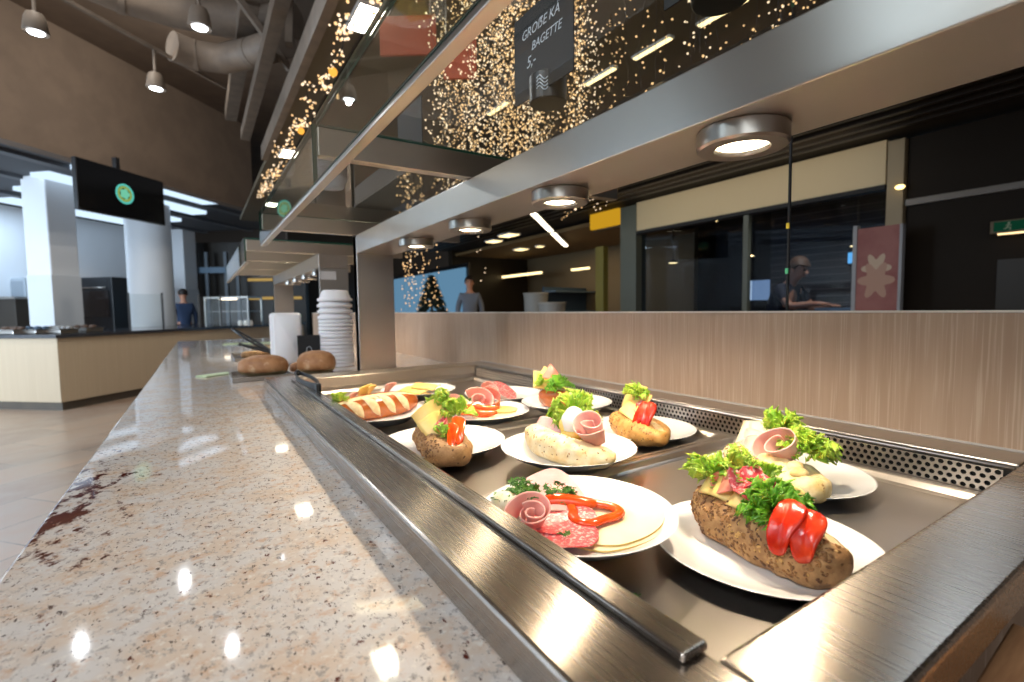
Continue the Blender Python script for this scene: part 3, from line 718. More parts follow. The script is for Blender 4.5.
# ------------------------------------------------------------------ nearest cold-cut plate
def item(mb, name, mat, label, cat, group=None, **k): return tag(mb.build(name, mat, None, **k), label, cat, group)
pz = S['L1']; C = Vector((.392,.468,0))
er = Vector((.766,-.643,0)); ea = Vector((.643,.766,0))
def Q(r_, a_, dz=0): p = C+er*r_+ea*a_; return Vector((p.x, p.y, pz+dz))
def bowl(r_): return 0 if r_ < .078 else (r_-.078)*.36
def onpl(cx, cy, h0=0):      # height of the plate's upper side under a slice laid at (cx, cy) in plate coordinates
    return lambda x, y: h0+bowl(math.hypot(cx+x, cy+y))
XP = frame((C.x, C.y, pz), er, zdir=(0,0,1))      # plate frame: x right, y away
def sl_(r_, a_, rad, th, h0, extra=None, name='', mat=None, label='', cat='', rfn=None, edge=0, **k):
    f0 = onpl(r_, a_, h0); mb = MB(XP)
    disc(mb, Matrix.Translation((r_, a_, 0)), rad, th, (lambda x, y: f0(x, y)+(extra(x, y) if extra else 0)), 14, 72, mi_edge=edge, rfn=rfn)
    return item(mb, name, mat, label, cat, smooth=True, flat_angle=50, **k)
sl_(.036, .006, .078, .0022, .0006, None, 'cheese_slice', [F['cheese_pale'], F['cheese_rind']], 'large round pale cheese slice lying on the nearest cold-cut plate', 'cheese', edge=1)
sl_(.034, .014, .076, .0022, .0031, lambda x, y: .0004*math.sin(x*60), 'cheese_slice', [F['cheese_pale'], F['cheese_rind']], 'upper round cheese slice under the red pepper ring', 'cheese', edge=1)
sl_(-.036, .052, .050, .0018, .0062, lambda x, y: .0045*math.sin(x*75+1)+.0045+max(0,y)*.22, 'ham_slice', [F['ham_pale'], F['ham_edge']], 'pale pink ham slice at the back of the nearest cold-cut plate', 'ham', edge=1)
sl_(-.026, -.046, .052, .0013, .0062, lambda x, y: .002*math.sin(x*55)+.002, 'salami_slice', F['salami'], 'large red salami slice at the front edge of the nearest cold-cut plate', 'salami')
sl_(-.020, -.008, .046, .0013, .0086, lambda x, y: .0025*math.sin(y*70)+.002, 'salami_slice', F['salami'], 'second salami slice partly under the pepper strip', 'salami')
# pepper ring
rg = MB(XP); n = 72; pts = []
for k in range(n):
    a = 2*PI*k/n; rr = .0265*(1+.17*math.cos(3*a-.35)); pts.append((.020+rr*1.12*math.cos(a), .014+rr*1.22*math.sin(a), .0118))
vs = []; fs = []
for k in range(n):
    p, q, w = Vector(pts[k-1]), Vector(pts[(k+1)%n]), Vector(pts[k]); t_ = (q-p).normalized(); nn = Vector((t_.y, -t_.x, 0))
    for j in range(10):
        b = 2*PI*j/10; vs.append(w+nn*(.0072*math.cos(b))+Vector((0,0,.0050*math.sin(b))))
    for j in range(10): fs.append((k*10+j, ((k+1)%n)*10+j, ((k+1)%n)*10+(j+1)%10, k*10+(j+1)%10))
rg.add(vs, fs)
item(rg, 'pepper_ring', F['pepper'], 'three-lobed orange-red pepper ring lying on the cheese slices', 'pepper ring', smooth=True)
ps = MB(XP); ps.tube([(-.058+.014*k, .018+.0035*k+.004*math.sin(k*.7), .016+.0025*math.sin(k*.8)) for k in range(7)], [.004,.0075,.009,.0095,.009,.008,.005], 12)
item(ps, 'pepper_strip', F['pepper'], 'orange-red pepper strip lying across the salami and ham', 'pepper strip', smooth=True)
hr = MB(XP)
def rose(b, c, R, L, seed, tilt):
    hamroll(b, TR(c, .4, tilt[0], tilt[1]), R, L, 1.35, .45, .32, seed, .16, 2.2)
rose(hr, (-.054,-.036,.024), .027, .026, 1.0, (.62,-.25))
item(hr, 'ham_roll', F['ham'], 'pink ham slice rolled into a rose on the nearest cold-cut plate', 'ham', smooth=True, solid=.0016)
hr = MB(XP); hamroll(hr, TR((-.052,-.039,.025), .4, .62, -.25), .013, .026, 1.2, .4, .3, 2, .18, .8)
item(hr, 'ham_roll', F['ham'], 'small inner ham curl tucked inside the ham rose', 'ham', smooth=True, solid=.0016)
for k, (a, b, s, lb) in enumerate(((-.092,.006,.0165,'creamy butter ball nearest the guest rail on the cold-cut plate'),(-.082,.032,.0150,'creamy butter ball under the parsley at the plate rim'))):
    mb = MB(XP); mb.ball((a, b, .006+bowl(math.hypot(a,b))+s*.7), (s*1.15, s, s*.85), 18, 12); o = item(mb, 'butter_ball', F['butter'], lb, 'butter', smooth=True)
def herb(a, b, h, r_, n, seed, label, flat=.5):
    mb = MB(XP); sprig(mb, (a, b, h), r_, n, seed, flat); item(mb, 'parsley_sprig', F['parsley'], label, 'parsley', 'parsley on the nearest cold-cut plate')
herb(-.072,.026,.030,.024,54,3,'parsley sprig on the butter balls of the cold-cut plate',.5)
herb(-.022,.046,.020,.022,46,5,'parsley sprig lying on the pale ham slice')
herb(-.094,.004,.028,.015,22,6,'tiny parsley leaf at the left rim of the cold-cut plate')
herb(-.054,-.020,.040,.009,7,8,'bit of parsley on the ham rose',.3)
herb(-.014,-.062,.0140,.010,8,9,'small parsley leaf on the front salami slice',.3)
herb(.020,-.056,.009,.004,3,10,'green speck of parsley on the front cheese edge',.3)
def crumbleaf(x, y, z, r_, seed, label):
    mb = MB(); sprig(mb, (x, y, z), r_, 4, seed, .2); item(mb, 'herb_crumb', F['parsley'], label, 'herb')
q = at(693,566,2,S['R1']+.003); crumbleaf(q.x, q.y, S['R1']+.004, .006, 12, 'green herb crumb on the rim of the nearest roll plate')
q = at(637,596,2,FZ); crumbleaf(q.x, q.y, FZ+.001, .004, 13, 'green herb crumb lying on the bare steel pan')
# ------------------------------------------------------------------ second and third cold-cut plates, cheese plate
def flat(c, z0, dx, dy, rad, th, name, mat, label, cat, wav=.003, tilt=0, rfn=None):
    mb = MB(TR((c[0]+dx, c[1]+dy, z0+.001), .6, tilt)); disc(mb, Matrix.Identity(4), rad, th, lambda x, y: wav*math.sin(x*70+dx*90)+wav, 8, 40, rfn=rfn)
    return item(mb, name, mat, label, cat, smooth=True, flat_angle=50)
c2 = (.640,1.168); z = S['C2']
flat(c2, z, .036, -.030, .070, .003, 'cheese_slice', F['cheese_pale'], 'pale cheese slice at the front of the second cold-cut plate', 'cheese', .0006)
flat(c2, z+.005, .070, .004, .045, .003, 'cheese_slice', F['cheese'], 'yellow cheese slice at the right of the second cold-cut plate', 'cheese', .0006)
for k, (dx, dy, lb) in enumerate(((-.052,-.030,'orange pepper strip in front on the second cold-cut plate'),(-.030,-.006,'second orange pepper strip on the second cold-cut plate'))):
    mb = MB(TR((c2[0]+dx+.025, c2[1]+dy-.005, z+.016+.007*k), -.55)); mb.tube([(-.05+.0125*i, .006*math.sin(i*.5), .003*math.sin(i*.9)) for i in range(9)], [.004,.008,.0095,.010,.010,.010,.009,.007,.004], 10)
    item(mb, 'pepper_strip', F['pepper'], lb, 'pepper strip', smooth=True)
mb = MB(TR((c2[0]-.066, c2[1]+.028, z+.028), .3, .8)); hamroll(mb, Matrix.Identity(4), .030, .034, 1.4, .4, .3, 1, .15); item(mb, 'ham_roll', F['ham_pale'], 'pale ham rose at the left of the second cold-cut plate', 'ham', smooth=True, solid=.0018)
mb = MB(TR((c2[0]+.016, c2[1]+.036, z+.030), -.3, .9)); hamroll(mb, Matrix.Identity(4), .034, .04, 1.4, .4, .3, 2, .15); item(mb, 'ham_roll', F['ham'], 'pink ham rose in the middle of the second cold-cut plate', 'ham', smooth=True, solid=.0018)
mb = MB(TR((c2[0]+.056, c2[1]+.044, z+.028), -.9, .8)); hamroll(mb, Matrix.Identity(4), .030, .04, 1.4, .4, .3, 2, .15); item(mb, 'ham_roll', F['ham_smoked'], 'dark pink ham rose at the back right of the second cold-cut plate', 'ham', smooth=True, solid=.0018)
mb = MB(); mb.ball((c2[0]-.026, c2[1]+.062, z+.024), (.022,.018,.018), 16, 10); item(mb, 'butter_ball', F['butter'], 'butter ball among the parsley on the second cold-cut plate', 'butter', smooth=True)
mb = MB(); sprig(mb, (c2[0]-.048, c2[1]+.05, z+.026), .026, 50, 15, .6); item(mb, 'parsley_sprig', F['lettuce_dark'], 'parsley sprig at the back of the second cold-cut plate', 'parsley')
mb = MB(); sprig(mb, (c2[0]+.012, c2[1]+.072, z+.03), .020, 30, 16, .6); item(mb, 'parsley_sprig', F['parsley'], 'dark parsley sprig behind the ham on the second cold-cut plate', 'parsley')
c3 = (.815,1.335); z = S['C3']
flat(c3, z+.02, -.012, -.016, .046, .002, 'salami_slice', F['salami'], 'pink salami slice leaning on the far cold-cut plate', 'salami', .004, .55)
mb = MB(TR((c3[0]-.065, c3[1]-.02, z+.024), .3, .8)); hamroll(mb, Matrix.Identity(4), .030, .034, 1.4, .4, .3, 1, .15); item(mb, 'ham_roll', F['ham'], 'ham rose on the far cold-cut plate', 'ham', smooth=True, solid=.0018)
mb = MB(TR((c3[0]-.045, c3[1]+.022, z+.02), .2)); tomato_slice(mb, TR((0,0,0), 0, 1.2), .026, .012); item(mb, 'tomato_wedge', F['tomato'], 'red tomato wedge on the far cold-cut plate', 'tomato', smooth=True)
mb = MB(); sprig(mb, (c3[0]-.074, c3[1]+.03, z+.012), .026, 40, 18, .6); item(mb, 'parsley_sprig', F['parsley'], 'parsley sprig on the far cold-cut plate', 'parsley')
c4 = (.625,1.585); z = S['CH']
for k, (dx, dy, rz, lb) in enumerate(((-.03,-.02,.3,'lowest fanned cheese slice on the farthest plate'),(-.005,-.01,.6,'middle fanned cheese slice on the farthest plate'),(.03,.0,.9,'top fanned cheese slice on the farthest plate'))):
    mb = MB(TR((c4[0]+dx, c4[1]+dy, z+.010+.008*k), rz, .12)); slab(mb, Matrix.Identity(4), .10, .08, .003, .006); item(mb, 'cheese_slice', F['cheese'], lb, 'cheese', smooth=True, flat_angle=50)
# ------------------------------------------------------------------ things standing on the granite beyond the well
GZ = -.28
def tray(x0, x1, y0, y1, label, mat):
    b = MB(); r = .02; zb = GZ+.001
    b.box((x0+.008,y0+.008,zb), (x1-.008,y1-.008,zb+.002))
    for (a, c) in (((x0,y0),(x1,y0+.008)),((x0,y1-.008),(x1,y1)),((x0,y0+.008),(x0+.008,y1-.008)),((x1-.008,y0+.008),(x1,y1-.008))):
        b.box((a[0],a[1],zb), (c[0],c[1],zb+(.018 if mat is M['steel_plain'] else .008)))
    return tag(b.build('serving_tray', mat, None, bevel=.003), label, 'tray')
tray(.10,.33,2.235,2.50,'steel tray under the cut bread loaf on the granite', M['steel_plain'])
tray(.365,.505,2.20,2.48,'dark tray under the second loaf, beside the stacked bowls', M['black'])
tray(.16,.52,3.20,3.62,'farther steel tray with black tongs on the granite', M['steel_plain'])
F['loaf'] = varied('loaf_crust', (158,108,68), (188,140,98), 18, .55, .35, .65, .3, c3=(210,176,140), s3=26, lo3=.6, hi3=.72, bscale=60)
def bloaf(c, L, W, Hh, ang, seed, label, mat, gd, gw=.5):
    r = thing('bread_loaf', label, 'bread', (c[0],c[1],c[2])); X = TR(c, math.radians(ang))
    mb = MB(X); loaf(mb, L, W, Hh, 235, gd, gw, seed, .003, pz=2.4, gth=.35); mb.build('crust', [mat, F['crumb']], r, smooth=True)
bloaf((.225,2.36,GZ+.0032), .200, .15, .104, -20, 41, 'cut brown bread loaf on the steel tray', F['loaf'], .28, .55)
bloaf((.435,2.32,GZ+.0032), .165, .16, .115, -12, 43, 'craggy brown loaf on the dark tray', F['loaf'], .25, .45)
bloaf((.375,2.44,GZ+.0032), .07, .05, .05, 10, 45, 'small heel of bread behind the craggy loaf', F['loaf'], .0)
M['napkin'] = plain('green_napkin', (206,224,188), .7)
def napkin(x0, y0, L, W, rz, label):
    b = MB(TR((x0,y0,GZ+.001), rz))
    for k in range(4): b.box((-L/2+.002*k,-W/2,.0016*k), (L/2-.001*k,W/2,.0016*k+.0013))
    tag(b.build('paper_napkin', M['napkin'], None), label, 'napkin')
napkin(.055,2.56,.15,.07,.6,'folded pale green napkin beside the steel bread tray')
napkin(.37,5.0,.40,.16,-.2,'folded pale green napkins far along the granite')
def tongs(p, yaw, pitch, label, L=.24):
    r = thing('serving_tongs', label, 'tongs', p); X = TR(p, yaw, 0, -pitch)
    for s in (-1, 1):
        b = MB(X); b.grid(lambda u, v, s=s: Vector((L*u, s*(.004+.018*math.sin(PI*min(1,u*1.1))**.8)+(v-.5)*.0, (v-.5)*(.012+.014*u**3))), 26, 5)
        b.build('arm', M['black'], r, smooth=True, solid=.004)
    b = MB(X); b.ball((0,0,0), (.012,.012,.011), 10, 8); b.build('hinge', M['black'], r, smooth=True)
# tongs that slope out of the farther tray
tongs((.17,3.42,-.10), -.75, -.50, 'upper black serving tongs sloping out of the farther steel tray', .30)
tongs((.20,3.34,-.19), -.55, -.25, 'lower black serving tongs lying in the farther steel tray', .28)
tongs((.283,1.845,-.214), -1.57, -.02, 'black serving tongs lying on the far corner of the well rim', .36)
# dark snack pieces in the farther tray
for k, (dx, dy, lb) in enumerate(((.26,3.36,'dark small roll at the left in the farther steel tray'),(.36,3.40,'brown small roll at the right in the farther steel tray'))):
    r = thing('small_roll', lb, 'bread', (dx,dy,GZ+.0032)); mb = MB(TR((dx,dy,GZ+.0032), .4*k)); loaf(mb, .12, .07, .05, 90, .1, .3, 50+k, .002); mb.build('crust', [F['crust_dark'], F['crumb']], r, smooth=True)
# stacked white bowls, upside down
bx, by = .588, 2.60
def bowl_mesh(c):
    return MB().lathe([(0,.056),(.056,.056),(.062,.052),(.074,.024),(.0785,.0155),(.0838,.0140),(.085,.0120),(.0852,.004),(.0838,.0008),(.081,.0),(.079,.012),(.072,.020),(.058,.049),(0,.0515)], c, 36)
b0 = bowl_mesh((bx,by,GZ+.001)).build('foam_bowl', M['white_foam'], None, (bx,by,GZ+.001), smooth=True, flat_angle=45)
tag(b0, 'lowest upturned white foam bowl, at the foot of the stack', 'bowl', 'stacked white foam bowls')
nb = 17; zs = [0]
for k in range(1, nb): zs.append(zs[-1]+(.0185 if k < 14 else (.030 if k < 16 else .030)))
LB = {nb-1:'topmost upturned white foam bowl of the stack by the post', nb-2:'second upturned white foam bowl from the top of the stack', nb-3:'third upturned white foam bowl from the top of the stack'}
for k in range(1, nb):
    c = b0.copy(); COL.objects.link(c); c.location = b0.location+Vector((rnd.uniform(-.002,.002), rnd.uniform(-.002,.002), zs[k]))
    c['label'] = LB.get(k, 'one of the identical upturned white foam bowls in the middle of the stack')
# nested foam boxes standing on end
lx, ly = .392, 2.79
def boxshell(c, k):
    b = MB(TR((c[0]+.0, c[1]+.0*k, c[2]), .12)); w, h, d = .074, .276, .030
    pr = []
    def ring(y, ins):
        pts = []; 
        for (sx, sz, s) in ((1,1,0),(-1,1,1),(-1,-1,2),(1,-1,3)):
            for q in range(5):
                a = (s+q/4)*PI/2; pts.append((sx*(w-ins-.018)+.018*math.cos(a), y, h/2+sz*(h/2-ins-.018)+.018*math.sin(a)))
        return pts
    rs = [ring(d,.0), ring(d,.003), ring(0,.012)]; n = 20
    for i in range(2): b.add(rs[i]+rs[i+1], [(q,(q+1)%n,n+(q+1)%n,n+q) for q in range(n)])
    b.add(rs[2], [list(range(n))])
    return b
f0 = boxshell((lx,ly,GZ+.001), 0).build('foam_tray', M['white_foam'], None, (lx,ly,GZ+.001), smooth=True, flat_angle=40, solid=.0025)
tag(f0, 'front white foam tray of the upright nested pack', 'foam tray', 'nested white foam trays')
for k in range(1, 9):
    c = f0.copy(); COL.objects.link(c); c.location = f0.location+Vector((.0, .011*k, 0)); c['label'] = 'one of the nested white foam trays standing behind the front tray'
sg = thing('counter_sign', 'small black sign standing between the white foam trays and the bowls', 'sign', (.452,2.58,GZ))
b = MB(TR((.452,2.58,GZ), -.15)); b.box((-.052,-.002,.012), (.052,.002,.165)); b.build('board', M['black_matt'], sg, bevel=.001)
b = MB(TR((.452,2.58,GZ), -.15)); b.box((-.05,-.02,.0005), (.05,.02,.0118)); b.build('foot', M['black'], sg, bevel=.002)
b = MB(TR((.452,2.58,GZ), -.15)); b.tube([(-.012+.012*math.cos(a)+.012,-.0026,.09+.018*math.sin(a)) for a in [2*PI*i/20 for i in range(20)]], .0012, 5, closed=True); b.build('mark', M['chalk'], sg)
# ------------------------------------------------------------------ chalk signs on the glass shelf
def chalksign(x, y0, y1, z0, z1, hc, label, lines, logo=True):
    r = thing('price_sign', label, 'sign', (hc[0], hc[1], .3712))
    b = MB(); b.box((x-.0015,y0,z0), (x+.0015,y1,z1)); b.build('chalkboard', M['black_matt'], r, bevel=.0005)
    b = MB(); b.lathe([(0,.0),(.032,.0),(.034,.002),(.034,.046),(.032,.048),(0,.048)], (hc[0],hc[1],.3713), 40); b.build('holder', M['black'], r, smooth=True, flat_angle=40)
    ym = (y0+y1)/2; X = frame((x-.0022, ym, 0), (0,-1,0), ydir=(0,0,1))
    for tx, s, dy, z in lines:
        L = X.copy(); L.translation = Vector((x-.0022, ym-dy, z)); 
        text(tx, s, L, M['chalk'], r, 'chalk_writing', ext=.0001)
    if logo:
        b = MB(); R = .0345
        for k in range(4):
            pts = []
            for i in range(9):
                t = i/8; a = PI+.62+(-.30+.6*t); zz = .3713+.016+.006*k+.004*math.sin(t*2*PI)
                pts.append((hc[0]+R*math.cos(a), hc[1]+R*math.sin(a), zz))
            b.tube(pts, .0011, 5)
        b.build('wave_mark', M['chalk'], r)
    return r
chalksign(.535, .64, .815, .389, .545, (.553,.735), 'black chalkboard price sign with handwriting standing on the glass shelf', [('GROẞE KÄ', .023, -.004, .505), ('BAGETTE', .021, .014, .476), ('5,-', .028, -.032, .452)])
chalksign(.535, .30, .455, .389, .52, (.553,.385), 'second black price sign above, mostly out of view at the top edge', [], False)
chalksign(.46, 1.10, 1.26, .389, .50, (.478,1.19), 'farther black price sign seen through the second glass shelf pane', [], False)
# ------------------------------------------------------------------ wooden board at the lower right corner
wb = MB(); p0 = at(1012,622,2,-.30); p1 = at(975,682,2,-.30)
X = frame((p0.x, p0.y, -.30), p1-p0, zdir=(0,0,1))
wb.M = X; wb.box((0,-.0,-.03), (.30,.25,0)); 
M['board'] = varied('board_wood', (176,132,92), (150,106,72), 8, .5, .4, .6, .05, stretch=(1,12,1))
tag(wb.build('wooden_board', M['board'], None, bevel=.002), 'light wooden board at the lower right corner beside the steel rail', 'board')
# ------------------------------------------------------------------ left: opposite counter, columns, kitchen, soffit wall
e = Vector((.663,.749,0)).normalized(); n = Vector((e.y,-e.x,0)); K = Vector((-1.47,7.98,0))
def D(s, t, z=0): p = K+e*s-n*t; return Vector((p.x, p.y, z))
def dbox(mb, s0, s1, t0, t1, z0, z1):
    P = [D(s0,t0),D(s1,t0),D(s1,t1),D(s0,t1)]; return mb.prism([(p.x,p.y) for p in P], z0, z1)
oc = thing('service_counter', 'cream panelled service counter across the hall with a dark stone top', 'counter', D(1.5,.6,-1.18))
dbox(MB(), 0,5.2,0,1.6,-1.07,-.28).build('body', M['cream_board'], oc)
dbox(MB(), .05,5.2,.05,1.55,-1.18,-1.07).build('plinth', varied('plinth_metal',(92,84,74),(82,76,68),5,.4), oc)
dbox(MB(), -.04,5.24,-.04,1.64,-.28,-.235).build('counter_top', M['dark_stone'], oc)
sw = MB(); dbox(sw, -7,3.9,.15,.35,2.0,3.6); struct(sw, 'wall_soffit', M['soffit'])
struct(dbox(MB(), -7,6.5,.35,9,2.12,2.2), 'ceiling_hall', M['hall_ceiling'])
# beams and daylight strips of the hall ceiling
for k, (t0, lb) in enumerate(((.9,'first grey beam'),(2.1,'second grey beam'),(3.4,'third grey beam'),(4.8,'fourth grey beam'),(6.4,'fifth grey beam'))):
    tag(dbox(MB(), -7,6.5,t0,t0+.16,2.07,2.118).build('ceiling_beam', plain('grey_beam',(88,92,98),.6) if k == 0 else bpy.data.materials['grey_beam'], None), lb+' under the hall ceiling, counted from the soffit wall', 'beam')
STR = [(-5.2,-1.6,.45),(-5.5,.2,1.35),(-4.0,1.2,2.6),(-1.6,1.4,3.7),(1.0,3.4,.5),(1.2,4.2,1.45),(1.8,4.8,2.6),(2.4,5.4,3.8),(3.0,6.0,5.4)]
for k, (s0, s1, t) in enumerate(STR):
    tag(dbox(MB(), s0,s1,t,t+.34,2.05,2.117).build('skylight_strip', M['sky_strip'], None), ['first','second','third','fourth','fifth','sixth','seventh','eighth','ninth','tenth','eleventh','twelfth'][k]+' long bluish skylight strip in the hall ceiling, from the left', 'skylight')
struct(dbox(MB(), -7,6.0,4.6,4.75,-1.18,2.1), 'wall_back', M['white_paint'])
struct(dbox(MB(), 6.0,12,4.8,5.0,-1.18,3.6), 'wall_far', M['brown_dark'])
struct(MB().box((-8.7,-4,-1.18), (-8.5,9,3.6)), 'blocker_wall_left', M['soffit'])  # unseen wall added to keep background light off the beam front
struct(MB().box((1.6,-2.8,-1.18), (9,-2.6,1.8)), 'blocker_wall_rear', M['soffit'])  # unseen wall added to block background light from behind
def squarecol(px, dist, w, label):
    p = far(px, dist); b = MB(TR((p.x,p.y,0), -.72)); b.box((-w/2,-w/2,-1.18), (w/2,w/2,2.12)); 
    r = thing('square_column', label, 'column', (p.x,p.y,-1.18)); b.build('shaft', M['white_paint'], r, bevel=.02)
    b = MB(TR((p.x,p.y,0), -.72)); b.box((-w/2-.008,-w/2-.008,-1.18), (w/2+.008,w/2+.008,.62)); b.build('wainscot', plain('wainscot_white',(206,212,218),.5) if 'wainscot_white' not in bpy.data.materials else bpy.data.materials['wainscot_white'], r, bevel=.01)
squarecol(57, 10.6, .44, 'white square column behind the service counter')
squarecol(186, 15.2, .42, 'far white square column beside the dark shop')
p = far(153, 11.6); r = thing('round_column', 'white round column behind the service counter, right of the square one', 'column', (p.x,p.y,-1.18))
MB().lathe([(0,-1.18),(.36,-1.18),(.36,2.12),(0,2.12)], (p.x,p.y,0), 40).build('shaft', M['white_paint'], r, smooth=True, flat_angle=40)
# kitchen things behind the counter
ov = thing('kitchen_oven', 'dark tall oven against the white wall with a glowing side lamp', 'oven', D(.9,4.0,-1.18)); 
q = far(110, 13.7); X = TR((q.x,q.y,0), -.72)
ov.location = (q.x,q.y,-1.18+H); ORG[ov.name] = Vector((q.x,q.y,-1.18))
b = MB(X); b.box((-.42,-.3,-1.18), (.42,.3,.78)); b.build('cabinet', M['black'], ov, bevel=.01)
b = MB(X); b.box((-.34,-.315,-.05), (.34,-.301,.50)); b.build('oven_door', plain('oven_glass',(30,24,22),.15), ov)
b = MB(X); b.tube([(-.3,-.34,.56),(.3,-.34,.56)], .012, 8); b.build('handle', M['steel_plain'], ov, smooth=True)
b = MB(X); b.box((-.55,-.28,-1.0), (-.43,.2,.5)); b.build('glowing_lamp', emit('oven_glow',(1,.62,.3),1.4), ov)
q = far(12, 13.0); X = TR((q.x,q.y,0), -.72); r = thing('kitchen_unit', 'low dark kitchen unit against the white wall at the far left', 'cabinet', (q.x,q.y,-1.18))
b = MB(X); b.box((-.9,-.3,-1.18), (.5,.3,.30)); b.build('carcass', M['brown_dark'], r, bevel=.01)
b = MB(X); b.box((-.9,-.32,.3001), (.5,.3,.34)); b.build('unit_top', M['steel_plain'], r)
q = far(26, 13.6); X = TR((q.x,q.y,0), -.72); r = thing('wall_box', 'grey metal box on the white kitchen wall', 'box', (q.x,q.y,.345)); b = MB(X); b.box((-.2,-.2,.345), (.3,.15,.72)); b.build('casing', plain('grey_box',(160,168,176),.4), r, bevel=.01)
MB(X).box((-.15,-.206,.34), (.25,-.201,.66)).build('front_plate', plain('grey_plate',(138,146,154),.4), r)
# things on the opposite counter
def upright(px0, px1, dist, z0, z1, label):
    a, c = far(px0, dist), far(px1, dist); r = thing('sneeze_screen', label, 'glass screen', ((a.x+c.x)/2,(a.y+c.y)/2,z0))
    d = c-a; L = d.length; X = frame((a.x,a.y,0), d, zdir=(0,0,1))
    b = MB(X); b.box((.03,-.005,z0+.02), (L-.03,.005,z1)); b.build('glass_sheet', M['glass_far'], r)
    for x in (0, L-.03):
        b = MB(X); b.box((x,-.015,z0), (x+.03,.015,z1+.02)); b.build('upright_post', plain('dark_post',(58,62,66),.4) if 'dark_post' not in bpy.data.materials else bpy.data.materials['dark_post'], r)
upright(128,164,9.3,-.234,.30,'left clear glass screen on the service counter in front of the round column')
upright(198,222,9.6,-.234,.28,'right clear glass screen on the service counter')
def dishes(px, dist, label, k):
    q = far(px, dist); r = thing('counter_tray', label, 'tray', (q.x,q.y,-.2345)); X = TR((q.x,q.y,-.2345), -.72)
    b = MB(X); b.box((-.16,-.12,0), (.16,.12,.05)); b.build('pan_body', M['steel_plain'], r, bevel=.01)
    b = MB(X); b.box((-.17,-.13,.05), (.17,.13,.056)); b.build('pan_rim', M['steel_plain'], r)
    b = MB(X)
    for i in range(7): b.ball((-.13+.043*i, .03*math.sin(i*2.1+k), .07), (.035,.045,.028), 8, 6)
    b.build('contents', [plain('pan_food_a',(92,72,60),.7), plain('pan_food_b',(64,84,104),.6), plain('pan_food_c',(150,150,150),.6)][k%3], r, smooth=True, kind='stuff')
for k, (px, d, lb) in enumerate(((12,8.9,'leftmost steel pan on the service counter'),(34,8.8,'second steel pan from the left on the service counter'),(58,8.7,'steel pan at the corner of the service counter'),(84,9.0,'steel pan in front of the oven on the service counter'))): dishes(px, d, lb, k)
# glass display case on the right end of the counter
q = far(234, 10.2); X = TR((q.x,q.y,0), -.72); r = thing('display_case', 'glass display case with a lit shelf on the right of the service counter', 'display case', (q.x,q.y,-.2345))
b = MB(X)
for sx in (-1,1):
    for sy in (-1,1): b.box((sx*.42-.012,sy*.18-.012,-.2345), (sx*.42+.012,sy*.18+.012,.26))
b.box((-.432,-.192,.26), (.432,.192,.285)); b.build('metal_frame', M['steel_plain'], r)
b = MB(X); b.box((-.41,-.186,-.22), (.41,-.18,.255)); b.build('front_glass', M['glass_far'], r)
b = MB(X); b.box((-.41,-.17,.02), (.41,.17,.03)); b.build('shelf', M['steel_plain'], r)
b = MB(X); b.box((-.25,-.05,.235), (.05,.03,.259)); b.build('case_light', emit('case_glow',(1,.8,.6),3), r)
for k, (sx, lb) in enumerate(((.16,'left white jar in the display case'),(.27,'middle white jar in the display case'),(.36,'right white jar in the display case'))):
    c = X @ Vector((sx,-.06,-.234)); b = MB(); b.lathe([(0,0),(.035,0),(.04,.02),(.04,.07),(.03,.085),(.03,.10),(0,.10)], c, 16); tag(b.build('white_jar', M['porcelain'], None, smooth=True), lb, 'jar')
# dark shop in the far distance
q = far(228, 15.0); X = TR((q.x,q.y,0), -.55); r = thing('dark_shop_front', 'dark shop front with grey posts and gold lit shelves far beyond the counter', 'shop front', (q.x,q.y,-1.18))
b = MB(X); b.box((-1.1,.4,-1.18), (1.9,.6,1.9)); b.build('back_wall', M['brown_dark'], r)
for sx in (-.85,-.55,-.05,.25):
    b = MB(X); b.box((sx,0,-1.18), (sx+.08,.08,1.6)); b.build('post', plain('grey_post',(96,104,112),.4) if 'grey_post' not in bpy.data.materials else bpy.data.materials['grey_post'], r)
b = MB(X); b.box((-1.0,-.05,1.05), (.2,.05,1.2)); b.build('canopy', plain('blue_canopy',(96,120,140),.5), r)
b = MB(X); b.box((.4,.3,.35), (1.8,.38,.42)); b.build('gold_shelf', emit('gold_glow',(1,.66,.2),.35), r)
b = MB(X); b.box((.4,.3,.85), (1.8,.38,.92)); b.build('gold_shelf', bpy.data.materials['gold_glow'], r)
# television
P0 = D(.3,-.55); tvn = n
def tvp(px, py): return atplane(px, py, P0, tvn)
A, B, C_, E_ = tvp(75,157), tvp(163,181), tvp(162,223), tvp(75,210)
zt, zb = (A.z+B.z)/2, (C_.z+E_.z)/2; tw = (Vector((B.x,B.y,0))-Vector((A.x,A.y,0))).length
mid = Vector(((A.x+B.x)/2,(A.y+B.y)/2,0)); zt, zb = A.z*.5+B.z*.5, E_.z*.5+C_.z*.5
tv = thing('television', 'black wall screen with a round green emblem hanging under the soffit wall', 'screen', (mid.x,mid.y,zb))
X = frame((mid.x,mid.y,(zt+zb)/2), e, zdir=(0,0,1)); hh = (zt-zb)/2; hw = tw/2      # local y points away from the guest side
b = MB(X); b.box((-hw,0,-hh), (hw,.06,hh)); b.build('casing', M['black'], tv, bevel=.005)
b = MB(X); b.box((-hw+.015,-.003,-hh+.015), (hw-.015,-.0005,hh-.015)); b.build('display', plain('screen_off',(6,8,12),.25), tv)
lg = MB(X); R_ = hh*.42
